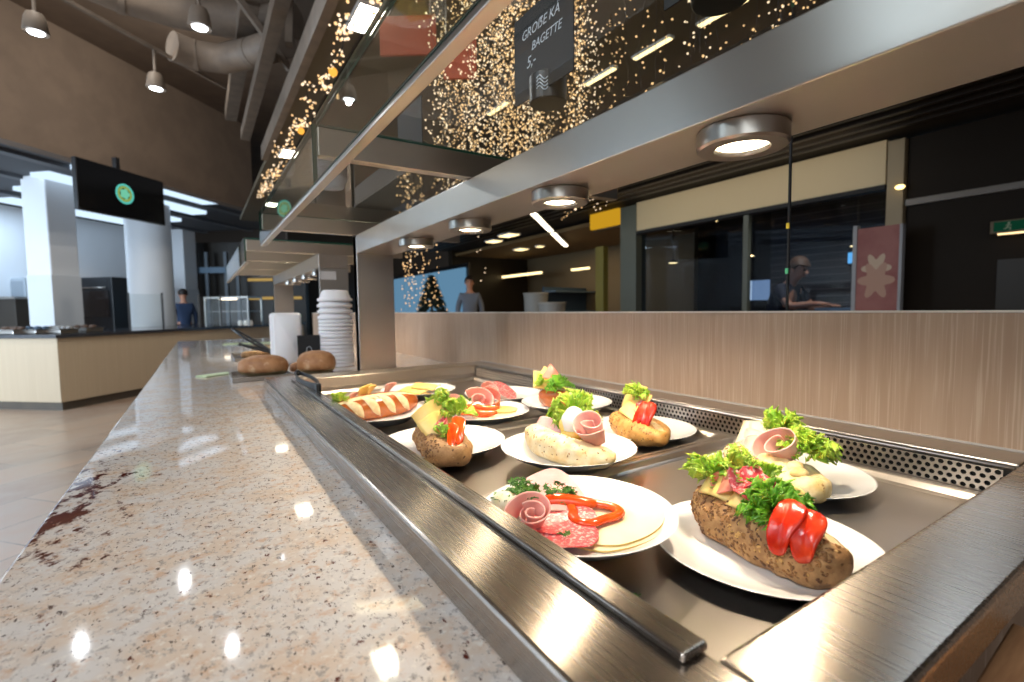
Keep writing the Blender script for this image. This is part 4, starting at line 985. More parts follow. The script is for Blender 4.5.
def ringm(r0, r1, mat, name, yo, lob=0, nl=6):
    b = MB(X); b.grid(lambda u, v: Vector(((r0+(r1-r0)*v)*(1+lob*math.cos(nl*2*PI*u))*math.cos(2*PI*u), yo, (r0+(r1-r0)*v)*(1+lob*math.cos(nl*2*PI*u))*math.sin(2*PI*u))), 60, 2, wu=True); return b.build(name, mat, tv, smooth=True)
ringm(R_*.80, R_, emit('emblem_teal',(.10,.55,.46),.8), 'emblem_ring', -.0042)
ringm(R_*.55, R_*.78, emit('emblem_olive',(.30,.42,.10),.7), 'emblem_ring', -.0042)
ringm(0, R_*.5, emit('emblem_green',(.16,.55,.36),.8), 'emblem_leaf', -.0048, .12, 5)
b = MB(X); b.box((-.06,.061,-.1), (.06,.54,.1)); b.box((-.025,.07,.1), (.025,.13,hh+.16)); b.build('mount', M['black'], tv)
# ducts, trusses, rails under the open ceiling
struct(MB().box((-8,-3,3.60), (9,20,3.7)), 'ceiling_open', M['soffit'])
struct(MB().box((2.4,16.5,-1.18), (9,16.7,3.6)), 'wall_end', M['brown_dark'])
def duct(pts, r, label):
    t_ = thing('air_duct', label, 'duct', pts[0]); b = MB(); b.tube(pts, r, 20); b.build('pipe', M['duct'], t_, smooth=True, flat_angle=50)
    for i in (1, len(pts)-2):
        b = MB(); d = (Vector(pts[i+1])-Vector(pts[i])).normalized() if i+1 < len(pts) else Vector((0,1,0)); c = Vector(pts[i]); b.tube([c-d*.03, c+d*.03], r*1.04, 20); b.build('joint_band', M['beam_paint'], t_, smooth=True, flat_angle=50)
def dp(px, py, z): v = at(px, py, 2, z); return (v.x, v.y, v.z)
duct([dp(70,-30,2.9), dp(120,-8,2.9), dp(175,8,2.9), dp(225,18,2.9), dp(268,24,2.9), dp(295,20,2.9)], .17, 'upper thick beige air duct under the open ceiling')
duct([dp(172,46,2.45), dp(195,55,2.45), dp(222,59,2.45), dp(252,53,2.45), dp(285,42,2.45)], .13, 'lower beige air duct with an open end under the open ceiling')
def bar(a, b_, w, h, name, label, cat, mat):
    a, b_ = Vector(a), Vector(b_); X = frame(a, b_-a, zdir=(0,0,1)); m_ = MB(X); m_.box((0,-w/2,-h/2), ((b_-a).length,w/2,h/2)); return tag(m_.build(name, mat, None), label, cat)
bar((.73,-1,1.86), (.73,6.5,1.86), .06, .16, 'ceiling_edge_beam', 'long beige edge beam running above the fairy light garland', 'beam', M['beam_paint'])
bar((.60,1.5,2.25), (.60,7.2,2.25), .10, .12, 'roof_beam', 'second long beige roof beam left of the edge beam', 'beam', M['beam_paint'])
bar((.50,1.5,2.75), (.50,8,2.75), .14, .16, 'roof_beam', 'upper long beige roof beam beside the ducts', 'beam', M['beam_paint'])
bar(dp(236,-5,2.7), dp(290,70,2.2), .05, .05, 'roof_brace', 'thin diagonal beige brace between the roof beams', 'brace', M['beam_paint'])
bar(dp(290,0,2.8), dp(289,45,2.3), .06, .06, 'roof_brace', 'short upright brace between the roof beams', 'brace', M['beam_paint'])
def track(px, py, z, lb):
    v = at(px, py, 2, z); r = thing('track_spot', lb, 'spotlight', (v.x,v.y,z), 'track spotlights')
    b = MB(); b.lathe([(0,.13),(.05,.13),(.062,.10),(.075,.008),(.072,0),(.066,.004),(0,.006)], (v.x,v.y,z), 24); b.build('can', M['beam_paint'], r, smooth=True, flat_angle=40)
    MB().lathe([(0,-.004),(.046,-.002),(.048,.003),(0,.003)], (v.x,v.y,z), 20).build('lens', M['spot_glow'], r)
    MB().cyl((v.x,v.y,z+.13), (v.x,v.y,z+.34), .012, 8).build('stem', M['beam_paint'], r)
    return v
tv1 = track(36,33,2.0,'left track spotlight high on the soffit wall'); tv2 = track(156,89,2.0,'lower track spotlight in front of the soffit wall'); tv3 = track(200,28,2.0,'track spotlight beneath the big air duct')
a, b_ = Vector((tv1.x,tv1.y,2.35)), Vector((tv2.x,tv2.y,2.35)); d = (b_-a).normalized(); bar(a-d*1.2, b_+d*.8, .03, .025, 'light_track', 'long thin beige track carrying the two left spotlights', 'track', M['beam_paint'])
a = Vector((tv3.x,tv3.y,2.352)); bar(a-Vector((.0,.5,0)), a+Vector((0,.7,0)), .03, .025, 'light_track', 'short thin track above the spotlight beneath the duct', 'track', M['beam_paint'])
# ------------------------------------------------------------------ dropped ceiling above the buffet, light panels, garland, light curtain
struct(MB().box((.76,-2.5,1.80), (3.2,11.0,1.86)), 'ceiling_dropped', M['ceiling_olive'])
struct(MB().box((3.2,-2.5,1.42), (9,11.0,1.50)), 'ceiling_bulkhead', M['ceiling_dark'])
struct(MB().box((3.19,-2.5,1.50), (3.25,11.0,1.86)), 'wall_bulkhead', M['ceiling_dark'])
for k in range(9):
    x = 3.3+.17*k
    tag(MB().box((x,-2.5,1.38), (x+.05,11.0,1.419)).build('ceiling_slat', M['brown_dark'], None), 'one of the long dark slats under the bulkhead ceiling', 'slat', 'dark ceiling slats')
for k, (px, py, sx, sy, lb) in enumerate(((367,18,.16,.30,'nearest square glowing ceiling panel above the garland'),(289,153,.16,.30,'second square glowing ceiling panel above the garland'),(271,204,.16,.30,'third glowing ceiling panel along the garland'))):
    v = at(px, py, 2, 1.79); r = thing('ceiling_light', lb, 'ceiling light', (v.x,v.y,1.78), 'ceiling panels by the garland')
    MB().box((v.x-sx/2,v.y-sy/2,1.779), (v.x+sx/2,v.y+sy/2,1.785)).build('diffuser', M['panel_glow'], r)
    b = MB()
    for (x0,y0,x1,y1) in ((-sx/2-.012,-sy/2-.012,sx/2+.012,-sy/2),(-sx/2-.012,sy/2,sx/2+.012,sy/2+.012),(-sx/2-.012,-sy/2,-sx/2,sy/2),(sx/2,-sy/2,sx/2+.012,sy/2)): b.box((v.x+x0,v.y+y0,1.775), (v.x+x1,v.y+y1,1.7995))
    b.build('trim_frame', M['white_paint'], r)
for k, (y0, y1, lb) in enumerate(((2.7,5.0,'nearer dark ventilation slot beside the garland'),(5.3,7.6,'farther dark ventilation slot beside the garland'))):
    r = thing('ceiling_slot', lb, 'vent', (1.0,(y0+y1)/2,1.79)); MB().box((.98,y0,1.792), (1.06,y1,1.7995)).build('slot_body', M['dark'], r)
    MB().box((.972,y0,1.788), (.98,y1,1.7995)).build('slot_trim', M['brown_dark'], r)
# garland along the ceiling edge
def garland(pts, nb, jit, name, label, cat, rb=.008, mats=('bulb','bulb_cool'), rs=3, drop=0):
    R_ = random.Random(rs); r = thing(name, label, cat, pts[0])
    b = MB(); b.tube(pts, .003, 5); b.build('wire', M['black_matt'], r)
    for mt in mats:
        b = MB()
        for k in range(nb//len(mats)):
            t = R_.random()*(len(pts)-1.001); i = int(t); p = Vector(pts[i]).lerp(Vector(pts[i+1]), t-i)
            b.ball(p+Vector((R_.gauss(0,jit), R_.gauss(0,jit), R_.gauss(0,jit)-abs(R_.gauss(0,drop)))), rb*R_.uniform(.7,1.2), 6, 4)
        b.build('bulbs', M[mt], r, kind='stuff')
    return r
gp = []
for k in range(76):
    y = 2.0+k*.075; gp.append((.80+.035*math.sin(k*.9)+.02*math.sin(k*.37), y, 1.60+.06*math.sin(k*.55)))
g = garland(gp, 420, .03, 'light_garland', 'long garland of warm fairy lights hanging along the ceiling edge', 'fairy lights', .0085)
for k, (px, py, z, lb) in enumerate(((333,72,1.55,'larger amber ornament in the fairy light garland'),(301,131,1.55,'small amber ornament lower in the fairy light garland'))):
    v = at(px, py, 2, z); r = thing('bauble', lb, 'ornament', (v.x,v.y,z)); b = MB(); b.ball((v.x,v.y,z), .028, 16, 12); b.build('globe', M['bulb_amber'], r, smooth=True)
    MB().lathe([(0,.026),(.008,.026),(.008,.036),(0,.036)], (v.x,v.y,z), 10).build('cap', M['steel_plain'], r)
# curtain strings hung from the dropped ceiling
def strand(x, y, z0, z1, nb, label, group, R_, rb=.0042, mats=None):
    r = thing('light_string', label, 'fairy lights', (x,y,z0), group); m_ = max(4, int((z0-z1)/.12))
    pts = [(x+R_.gauss(0,.012), y+R_.gauss(0,.012), z0+(z1-z0)*i/m_) for i in range(m_+1)]
    b = MB(); b.tube(pts, .0009, 4); b.build('wire', M['black_matt'], r)
    b = MB()
    for i in range(nb):
        t = (i+R_.random())/nb*(m_-.001); k = int(t); p = Vector(pts[k]).lerp(Vector(pts[k+1]), t-k)
        b.ball(p+Vector((R_.gauss(0,.028), R_.gauss(0,.028), 0)), rb*R_.uniform(.6,1.25), 6, 4)
    b.build('bulbs', mats or M['bulb' if R_.random() < .65 else 'bulb_cool'], r, kind='stuff')
R2 = random.Random(11)
for k in range(54):
    px = R2.uniform(438,610) if k % 3 else R2.uniform(468,540); q = far(px, R2.uniform(2.3,3.3)); q.x = min(q.x, 3.1)
    strand(q.x, q.y, 1.795, R2.uniform(.55,.75), 105, 'string of tiny warm lights in the dense curtain above the glass shelf', 'dense light curtain', R2)
for k in range(20):
    px = R2.uniform(615,830); q = far(px, R2.uniform(2.0,2.9)); q.x = min(q.x, 3.1)
    strand(q.x, q.y, 1.795, R2.uniform(.95,1.15), 16, 'sparse string of tiny lights right of the dense curtain', 'sparse light strings', R2, .0046)
for k in range(9):
    px = R2.uniform(402,440); q = far(px, R2.uniform(5.0,6.4)); q.x = min(q.x, 3.1)
    strand(q.x, q.y, 1.795, R2.uniform(.0,.3), 34, 'far string of warm lights in front of the blue screen', 'far light strings', R2, .008)
for k, (px, dist, z1, lb) in enumerate(((577,2.9,.55,'single bright light string beside the yellow panel'),(482,5.0,.2,'single light string left of the lit shop'),(857,4.2,1.25,'short amber light string at the right under the slats'),(800,4.3,1.25,'short string of dim lights over the cream fascia'))):
    q = far(px, dist); q.x = min(q.x, 3.1); strand(q.x, q.y, 1.795 , z1, 16, lb, None, R2, .007)
# added orange panels; the red-orange one imitates a reflection in the glass
for k, (px, py, z, w, lb) in enumerate(((460,60,1.35,.09,'orange hanging panel behind the light curtain'),(408,36,1.45,.15,'added red-orange panel imitating a reflection in the glass front'))):
    v = at(px, py, 2, z); r = thing('hanging_panel', lb, 'panel', (v.x,v.y,z)); X = TR((v.x,v.y,z), -.6)
    b = MB(X); b.box((-w,-.01,-.10), (w,.01,.10)); b.build('panel_face', M['orange'], r, bevel=.003)
    b = MB(X); b.cyl((-w*.8,0,.10), (-w*.8,0,1.80-z), .003, 6); b.cyl((w*.8,0,.10), (w*.8,0,1.80-z), .003, 6); b.build('suspension_wire', M['steel_plain'], r)
# linear lights on the dropped ceiling
for k, (px, py) in enumerate(((652,48),(600,76),(722,12),(498,108))):
    v = at(px, py, 2, 1.79); r = thing('ceiling_strip_light', ['second yellow linear light from the right under the ceiling','third yellow linear light from the right under the ceiling','rightmost yellow linear light under the ceiling','yellow linear light within the dense light curtain'][k], 'ceiling light', (v.x,v.y,1.78), 'linear ceiling lights')
    MB().box((v.x-.018,v.y-.16,1.778), (v.x+.018,v.y+.16,1.784)).build('diffuser', M['led_warm'], r); MB().box((v.x-.025,v.y-.17,1.784), (v.x+.025,v.y+.17,1.7995)).build('housing', M['white_paint'], r)
# ------------------------------------------------------------------ right: shop fronts across the passage
SX = 5.0
struct(MB().box((8.0,-2.5,-1.18), (8.2,11,1.42)), 'wall_right', varied('shop_rear',(30,31,35),(22,24,28),2,.7))
struct(MB().box((5.2,10.8,-1.18), (9,11,1.8)), 'wall_shop_end', M['brown_dark'])
fs = thing('shop_fascia', 'cream fascia band over the dark shop window', 'fascia', (SX,3.3,1.02)); MB().box((SX,1.87,1.025), (SX+.12,4.70,1.40)).build('band', M['fascia_cream'], fs, bevel=.004)
MB().box((SX-.01,1.87,.985), (SX+.1,4.70,1.024)).build('lower_rail', M['black_matt'], fs)
def post(y0, y1, z1, mat, name, label, x0=SX, d=.2):
    r = thing(name, label, 'column', (x0,(y0+y1)/2,-1.18)); MB().box((x0,y0,-1.18), (x0+d,y1,z1)).build('shaft', mat, r, bevel=.004); MB().box((x0-.01,y0-.01,-1.18), (x0+d,y1+.01,-1.05)).build('foot', M['black_matt'], r)
post(1.74,1.86,1.379,M['col_cream'],'shop_column','cream column at the right end of the cream fascia')
post(4.71,5.0,1.379,M['pillar_green'],'shop_column','grey-green column at the left end of the cream fascia')
post(3.12,3.18,.984,M['pillar_green'],'window_post','slim grey post in the middle of the dark shop window', SX+.02, .06)
sg_ = thing('shop_window', 'dark tinted shop window under the cream fascia', 'window', (SX+.07,3.3,-1.18))
MB().box((SX+.09,3.19,-1.1), (SX+.10,4.69,.98)).build('glass_pane', glass_thin('tinted_glass',(.60,.66,.74),.22), sg_); MB().box((SX+.09,1.88,-1.1), (SX+.10,3.11,.98)).build('glass_pane', bpy.data.materials['tinted_glass'], sg_)
def brick(name):
    mt, nt, b = newmat(name); co = coords(nt, (1,1,1), rot=(PI/2,0,PI/2)); br = nt.nodes.new('ShaderNodeTexBrick'); nt.links.new(co, br.inputs['Vector'])
    br.inputs['Scale'].default_value = 6; br.inputs['Color1'].default_value = (*lin((58,56,60)),1); br.inputs['Color2'].default_value = (*lin((44,44,50)),1); br.inputs['Mortar'].default_value = (*lin((96,94,96)),1); br.inputs['Mortar Size'].default_value = .03
    nt.links.new(br.outputs['Color'], b.inputs['Base Color']); sset(b, Roughness=.6); return mt
struct(MB().box((6.3,1.7,-1.18), (6.4,3.6,1.4)), 'wall_brick', brick('dark_tiles'))
# shop interior behind the window
r = thing('shop_counter', 'dark shop counter behind the window where the person works', 'counter', (5.6,2.3,-1.18)); MB().box((5.5,1.92,-1.18), (6.0,2.62,-.06)).build('body', M['black_matt'], r, bevel=.01); MB().box((5.46,1.9,-.06), (6.02,2.64,-.025)).build('worktop', M['steel_plain'], r, bevel=.004)
for k, (y, z, c, lb) in enumerate(((2.45,.52,(.2,.62,1),'added blue glow panel high on the dark tiled wall, for a blue reflection'),(2.30,.30,(.2,.66,1),'small added blue glow panel above the person, for a blue glint'),(4.1,.14,(.5,.7,1),'added pale blue glow panel for a reflection in the left half of the shop window'),(3.6,.10,(.55,.7,.9),'dim added blue glow panel for a reflection beside the slim window post'))):  # added glow panels imitate blue reflections in the shop window
    r = thing('blue_glint_panel', lb, 'screen', (6.25,y,z)); x = 6.24 if y < 3 else 7.2
    w = .22 if y < 3 else .35
    MB().box((x,y-w,z-.05), (x+.02,y+w,z+.07 if y < 3 else z+.25)).build('display', emit('blue_glow%d' % k, c, 1.3 if k < 2 else .5), r); MB().box((x+.021,y-w-.02,z-.07), (x+.05,y+w+.02,z+.09 if y < 3 else z+.27)).build('casing', M['black'], r)
# banner stand
bs = thing('banner_stand', 'pinkish red banner with a pale flower in a grey frame by the shop window', 'banner', (4.8,1.95,-1.18))
bp = at(877,312,0,4.75); by_ = at(851,312,0,4.75).y; by0 = at(897,312,0,4.75).y; bz = at(868,228,0,4.75).z
MB().box((4.75,by0,-1.15), (4.79,by_-.03,bz)).build('banner_face', varied('banner_print',(132,74,70),(150,96,90),3,.6), bs); MB().box((4.742,by_-.03,-1.18), (4.80,by_,bz+.03)).build('frame_post', plain('banner_grey',(150,152,156),.5), bs); MB().box((4.742,by0-.02,-1.18), (4.80,by0,bz)).build('frame_post', bpy.data.materials['banner_grey'], bs)
yc = (by0+by_)/2-.01
for k, (dz, s) in enumerate(((.30,.085),(.20,.105))):
    b = MB(frame((4.749,yc,dz), (0,-1,0), ydir=(0,0,1))); b.grid(lambda u, v: Vector((v*s*(1+.3*math.cos(6*2*PI*u))*math.cos(2*PI*u), v*s*1.2*(1+.3*math.cos(6*2*PI*u))*math.sin(2*PI*u), .0012+.0004*k)), 48, 3, wu=True); b.build('flower_print', plain('flower_pale%d' % k,(190,168,146) if k == 0 else (176,140,122),.7), bs)
# dark doors and exit sign on the right
dw = thing('side_entrance', 'dark brown glazed entrance right of the cream column', 'entrance', (SX,.6,-1.18))
MB().box((SX+.05,-1.6,-1.18), (SX+.15,1.73,1.379)).build('wall_panel', plain('entrance_brown',(30,23,15),.6,spec=.15), dw); MB().box((SX+.02,-1.6,.82), (SX+.05,1.73,.87)).build('rail', plain('dull_rail',(96,88,78),.3), dw)
for y0 in (1.15,.62,.09): MB().box((SX+.03,y0-.46,-1.18), (SX+.049,y0,.32)).build('door_leaf', plain('door_glass',(44,40,34),.4,spec=.3) if 'door_glass' not in bpy.data.materials else bpy.data.materials['door_glass'], dw)
ev = at(990,228,0,SX-.06); es = thing('exit_sign', 'green emergency exit sign hanging by the dark entrance', 'sign', (SX-.06,.95,.52)); y1 = ev.y; zc = ev.z
MB().box((SX-.06,y1-.42,zc-.045), (SX-.02,y1,zc+.045)).build('box', plain('sign_case',(90,76,48),.5), es, bevel=.003)
MB().box((SX-.0615,y1-.41,zc-.032), (SX-.0602,y1-.02,zc+.036)).build('green_face', emit('exit_green',(.01,.10,.05),.25), es)
wm = emit('exit_white',(.6,.7,.5),.12)
b = MB(frame((SX-.0622,y1-.10,zc), (0,-1,0), ydir=(0,0,1)))      # running figure, arrow and doorway
b.ball((0,.022,0), (.007,.007,.001), 10, 6); b.tube([(0,.014,0),(-.006,-.004,0),(.010,-.014,0),(.006,-.028,0)], .004, 5); b.tube([(-.006,-.004,0),(-.014,-.016,0),(-.026,-.016,0)], .004, 5); b.tube([(-.016,.006,0),(0,.012,0),(.014,.002,0)], .003, 5)
b.box((.08,-.006,-.0005), (.13,.006,.0005)); b.add([(.13,-.016,0),(.155,0,0),(.13,.016,0)], [(0,1,2)]); b.box((.20,-.03,-.0005), (.235,.03,.0005)); b.build('escape_symbol', wm, es)
MB().box((SX-.055,y1-.40,zc-.056), (SX-.025,y1-.04,zc-.046)).build('under_light', emit('sign_light',(1,.7,.35),1.6), es)
for k, (px, py, c, lb) in enumerate(((900,187,(1,.72,.25),'warm round wall light on the cream column'),)):
    v = at(px, py, 0, SX-.03); r = thing('wall_light', lb, 'wall light', (v.x,v.y,v.z)); b = MB(); b.ball(v, (.02,.035,.02), 14, 10); b.build('globe', emit('wall_glow',c,3), r, smooth=True); MB().box((v.x+.01,v.y-.02,v.z-.02), (SX-.0001,v.y+.02,v.z+.02)).build('bracket', M['steel_plain'], r)
v = at(898,232,0,SX+.19); 
# glass joint above the panel
gj = at(787,312,0,1.115); cl = thing('glass_joint', 'thin dark glass joint line standing on the laminate panel', 'joint', (1.115,gj.y,-.012)); MB().box((1.112,gj.y-.002,-.0115), (1.118,gj.y+.002,.62)).build('seal', M['black_matt'], cl)
for py, c in ((226,(1,.7,.05)),(271,(.1,.6,.25))):  # clips on the joint; yellow and green glints are put into their colour
    v = at(787,py,0,1.110); MB().box((1.1085,gj.y-.003,v.z-.006), (1.1115,gj.y+.003,v.z+.006)).build('clip', plain('clip_%d' % py, tuple(int(255*x**.45) for x in c), .3), cl)
# left shop with warm lights, yellow panel and blue screen
r = thing('yellow_board', 'yellow panel with an added glow left of the grey-green column', 'panel', (SX+.1,5.4,1.1)); a, b_ = at(590,200,0,SX+.1), at(618,224,0,SX+.1); MB().box((SX+.1,b_.y,b_.z), (SX+.16,a.y,a.z)).build('face', emit('yellow_added_glow',(.80,.42,.02),.55), r); MB().box((SX+.16,b_.y,b_.z-.03), (SX+.2,a.y,a.z+.03)).build('backing', M['brown_dark'], r)  # dim yellow panel; its brightness is put into the colour as glow
post(5.45,5.62,.92,plain('olive_post',(120,110,40),.5),'shop_column','olive yellow post between the lit shop and the dark door', SX+.1, .1)
struct(MB().box((7.4,5.6,-1.18), (7.5,10.8,1.4)), 'wall_shop', plain('shop_tan',(108,92,66),.7))
struct(MB().box((5.3,5.6,1.30), (7.4,10.8,1.36)), 'ceiling_shop', plain('shop_ceiling',(120,96,60),.7))
for k, (px, py, z, lx_, ly_) in enumerate(((494,242,1.27,.10,.14),(509,236,1.27,.10,.18),(521,250,1.27,.10,.14),(540,247,1.27,.06,.06))):
    v = at(px, py, 2, z); r = thing('shop_downlight', ['first','second','third','fourth'][k]+' warm square downlight in the lit shop, from the left', 'ceiling light', (v.x,v.y,z), 'shop downlights'); MB().box((v.x-lx_,v.y-ly_,z), (v.x+lx_,v.y+ly_,z+.01)).build('diffuser', M['led_warm'], r); MB().box((v.x-lx_-.02,v.y-ly_-.02,z+.01), (v.x+lx_+.02,v.y+ly_+.02,z+.03)).build('housing', M['white_paint'], r)
a, b_ = at(482,265,0,6.6), at(541,269,0,6.6); r = thing('light_bar', 'long warm light bar along the lit shop', 'light', (6.6,(a.y+b_.y)/2,.8)); MB().box((6.6,b_.y,.80), (6.63,a.y,.85)).build('diffuser', M['led_warm'], r); MB().box((6.631,b_.y,.79), (6.66,a.y,.86)).build('housing', M['black'], r)
a, b_ = at(571,270,0,6.2), at(589,270,0,6.2); r = thing('light_bar', 'short warm light bar behind the yellow panel', 'light', (6.2,(a.y+b_.y)/2,.6)); MB().box((6.2,b_.y,a.z-.02), (6.22,a.y,a.z+.02)).build('diffuser', M['led_warm'], r); MB().box((6.221,b_.y,a.z-.03), (6.25,a.y,a.z+.03)).build('housing', M['black'], r)
a, b_ = at(533,213,2,1.22), at(566,246,2,1.22)  # slanting storefront reflections, imitated by two added glowing strips
for k, (t0, t1, lb) in enumerate(((0,.44,'upper slanting white reflection at the lit shop, built as a lamp'),(.5,1.0,'lower slanting white reflection at the lit shop, built as a lamp'))):
    p, q = a.lerp(b_, t0), a.lerp(b_, t1); r = thing('slanting_reflection', lb, 'light', p); X = frame(p, q-p, zdir=(0,0,1)); L = (q-p).length
    b = MB(X); b.box((0,-.04,-.01), (L,.04,0)); b.build('diffuser', emit('reflection_white',(1,.86,.62),4) if k == 0 else bpy.data.materials['reflection_white'], r); b = MB(X); b.box((0,-.045,.0005), (L,.045,.03)); b.build('housing', M['black'], r)
a, b_ = at(397,262,0,5.1), at(470,300,0,5.1); r = thing('blue_screen', 'large blue lit screen behind the far light strings', 'screen', (5.1,(a.y+b_.y)/2,-.2))
MB().box((5.05,9.9,-.6), (5.11,16,.95)).build('display', emit('screen_blue',(.16,.34,.52),.55), r); MB().box((5.111,9.8,-.7), (5.17,16.1,1.05)).build('casing', M['black'], r)
# furniture in the lit shop: two pale pots and a blue shelf
for k, (px, lb) in enumerate(((536,'pale drum-shaped stool in the lit shop'),(552,'lower pale stool beside the drum-shaped stool'))):
    q = far(px, 9.6 if k == 0 else 8.7); r = thing('stool', lb, 'stool', (q.x,q.y,-1.18)); z1 = .28 if k == 0 else .08
    MB().lathe([(0,-1.18),(.2,-1.18),(.23,z1-.1),(.24,z1),(0,z1)], (q.x,q.y,0), 24).build('drum', plain('stool_grey%d' % k,(150,150,146),.6), r, smooth=True, flat_angle=40); MB().lathe([(0,z1+.001),(.25,z1+.001),(.25,z1+.03),(0,z1+.035)], (q.x,q.y,0), 24).build('cushion', plain('stool_top%d' % k,(168,164,156),.7), r, smooth=True)
q = far(572, 10.6); r = thing('display_shelf', 'blue-grey display shelf in the lit shop', 'shelf', (q.x,q.y,-1.18)); X = TR((q.x,q.y,0), .2)
for k in range(3): MB(X).box((-.7,-.15,-.5+.42*k), (.7,.15,-.47+.42*k)).build('shelf_board', plain('shelf_blue',(92,112,130),.5) if k == 0 else bpy.data.materials['shelf_blue'], r)
MB(X).box((-.72,.15,-1.18), (.72,.2,.45)).build('shelf_back', plain('shelf_back',(60,80,98),.6), r)
for k, (px, py, lb) in enumerate(((654,230,'warm lamp reflection at the far left of the dark shop window, built as a pendant'),(714,221,'warm lamp reflection left of the slim window post, built as a pendant'),(673,263,'lowest warm lamp reflection at the left of the shop window, built as a pendant'),(749,256,'warm lamp reflection just right of the slim window post, built as a pendant'),(857,246,'warm lamp reflection beside the banner stand, built as a pendant'))):  # reflections of lamps in the window glass, built as added pendants
    v = at(px, py, 0, 5.9); r = thing('lamp_reflection', lb, 'lamp reflection', (v.x,v.y,v.z), 'added lamp reflections in the dark shop window')
    b = MB(); b.lathe([(0,.05),(.02,.05),(.07,.012),(.072,0),(.066,.004),(0,.02)], v, 20); b.build('shade', M['black'], r, smooth=True); MB().lathe([(0,.0),(.06,.0),(.06,.003),(0,.003)], v, 16).build('bulb_disc', emit('lamp_reflection_glow',(1,.68,.3),7) if k == 0 else bpy.data.materials['lamp_reflection_glow'], r); MB().cyl((v.x,v.y,v.z+.05), (v.x,v.y,1.415), .004, 6).build('cord', M['black'], r)
q = far(432, 9.2); r = thing('decorated_tree', 'dark conical tree dressed with golden lights in front of the blue screen', 'tree', (q.x,q.y,-1.18))
b = MB(); R3 = random.Random(5)
for i in range(620):
    t = R3.random()**.8; a = R3.uniform(0, 2*PI); rr = .52*(1-t)+.02; c = Vector((q.x+rr*math.cos(a), q.y+rr*math.sin(a), -1.0+1.62*t)); d = Vector((math.cos(a), math.sin(a), -.35)); sd = Vector((-math.sin(a), math.cos(a), 0)); L = .16*(1-.5*t)
    b.add([c-d*.10, c+sd*.045, c+d*L, c-sd*.045, c+Vector((0,0,.03))], [(0,1,4),(1,2,4),(2,3,4),(3,0,4),(0,3,2,1)])
b.build('needles', plain('tree_green',(22,34,22),.8), r, kind='stuff'); MB().lathe([(0,-1.18),(.05,-1.18),(.012,.55),(0,.6)], q, 10).build('trunk', M['brown_dark'], r, smooth=True)
b = MB()
for i in range(130):
    t = R3.random()**.8; a = R3.uniform(0, 2*PI); rr = .58*(1-t)+.06; b.ball((q.x+rr*math.cos(a), q.y+rr*math.sin(a), -1.0+1.62*t), .012*R3.uniform(.6,1.2), 6, 4)
b.build('tree_lights', M['bulb'], r, kind='stuff')
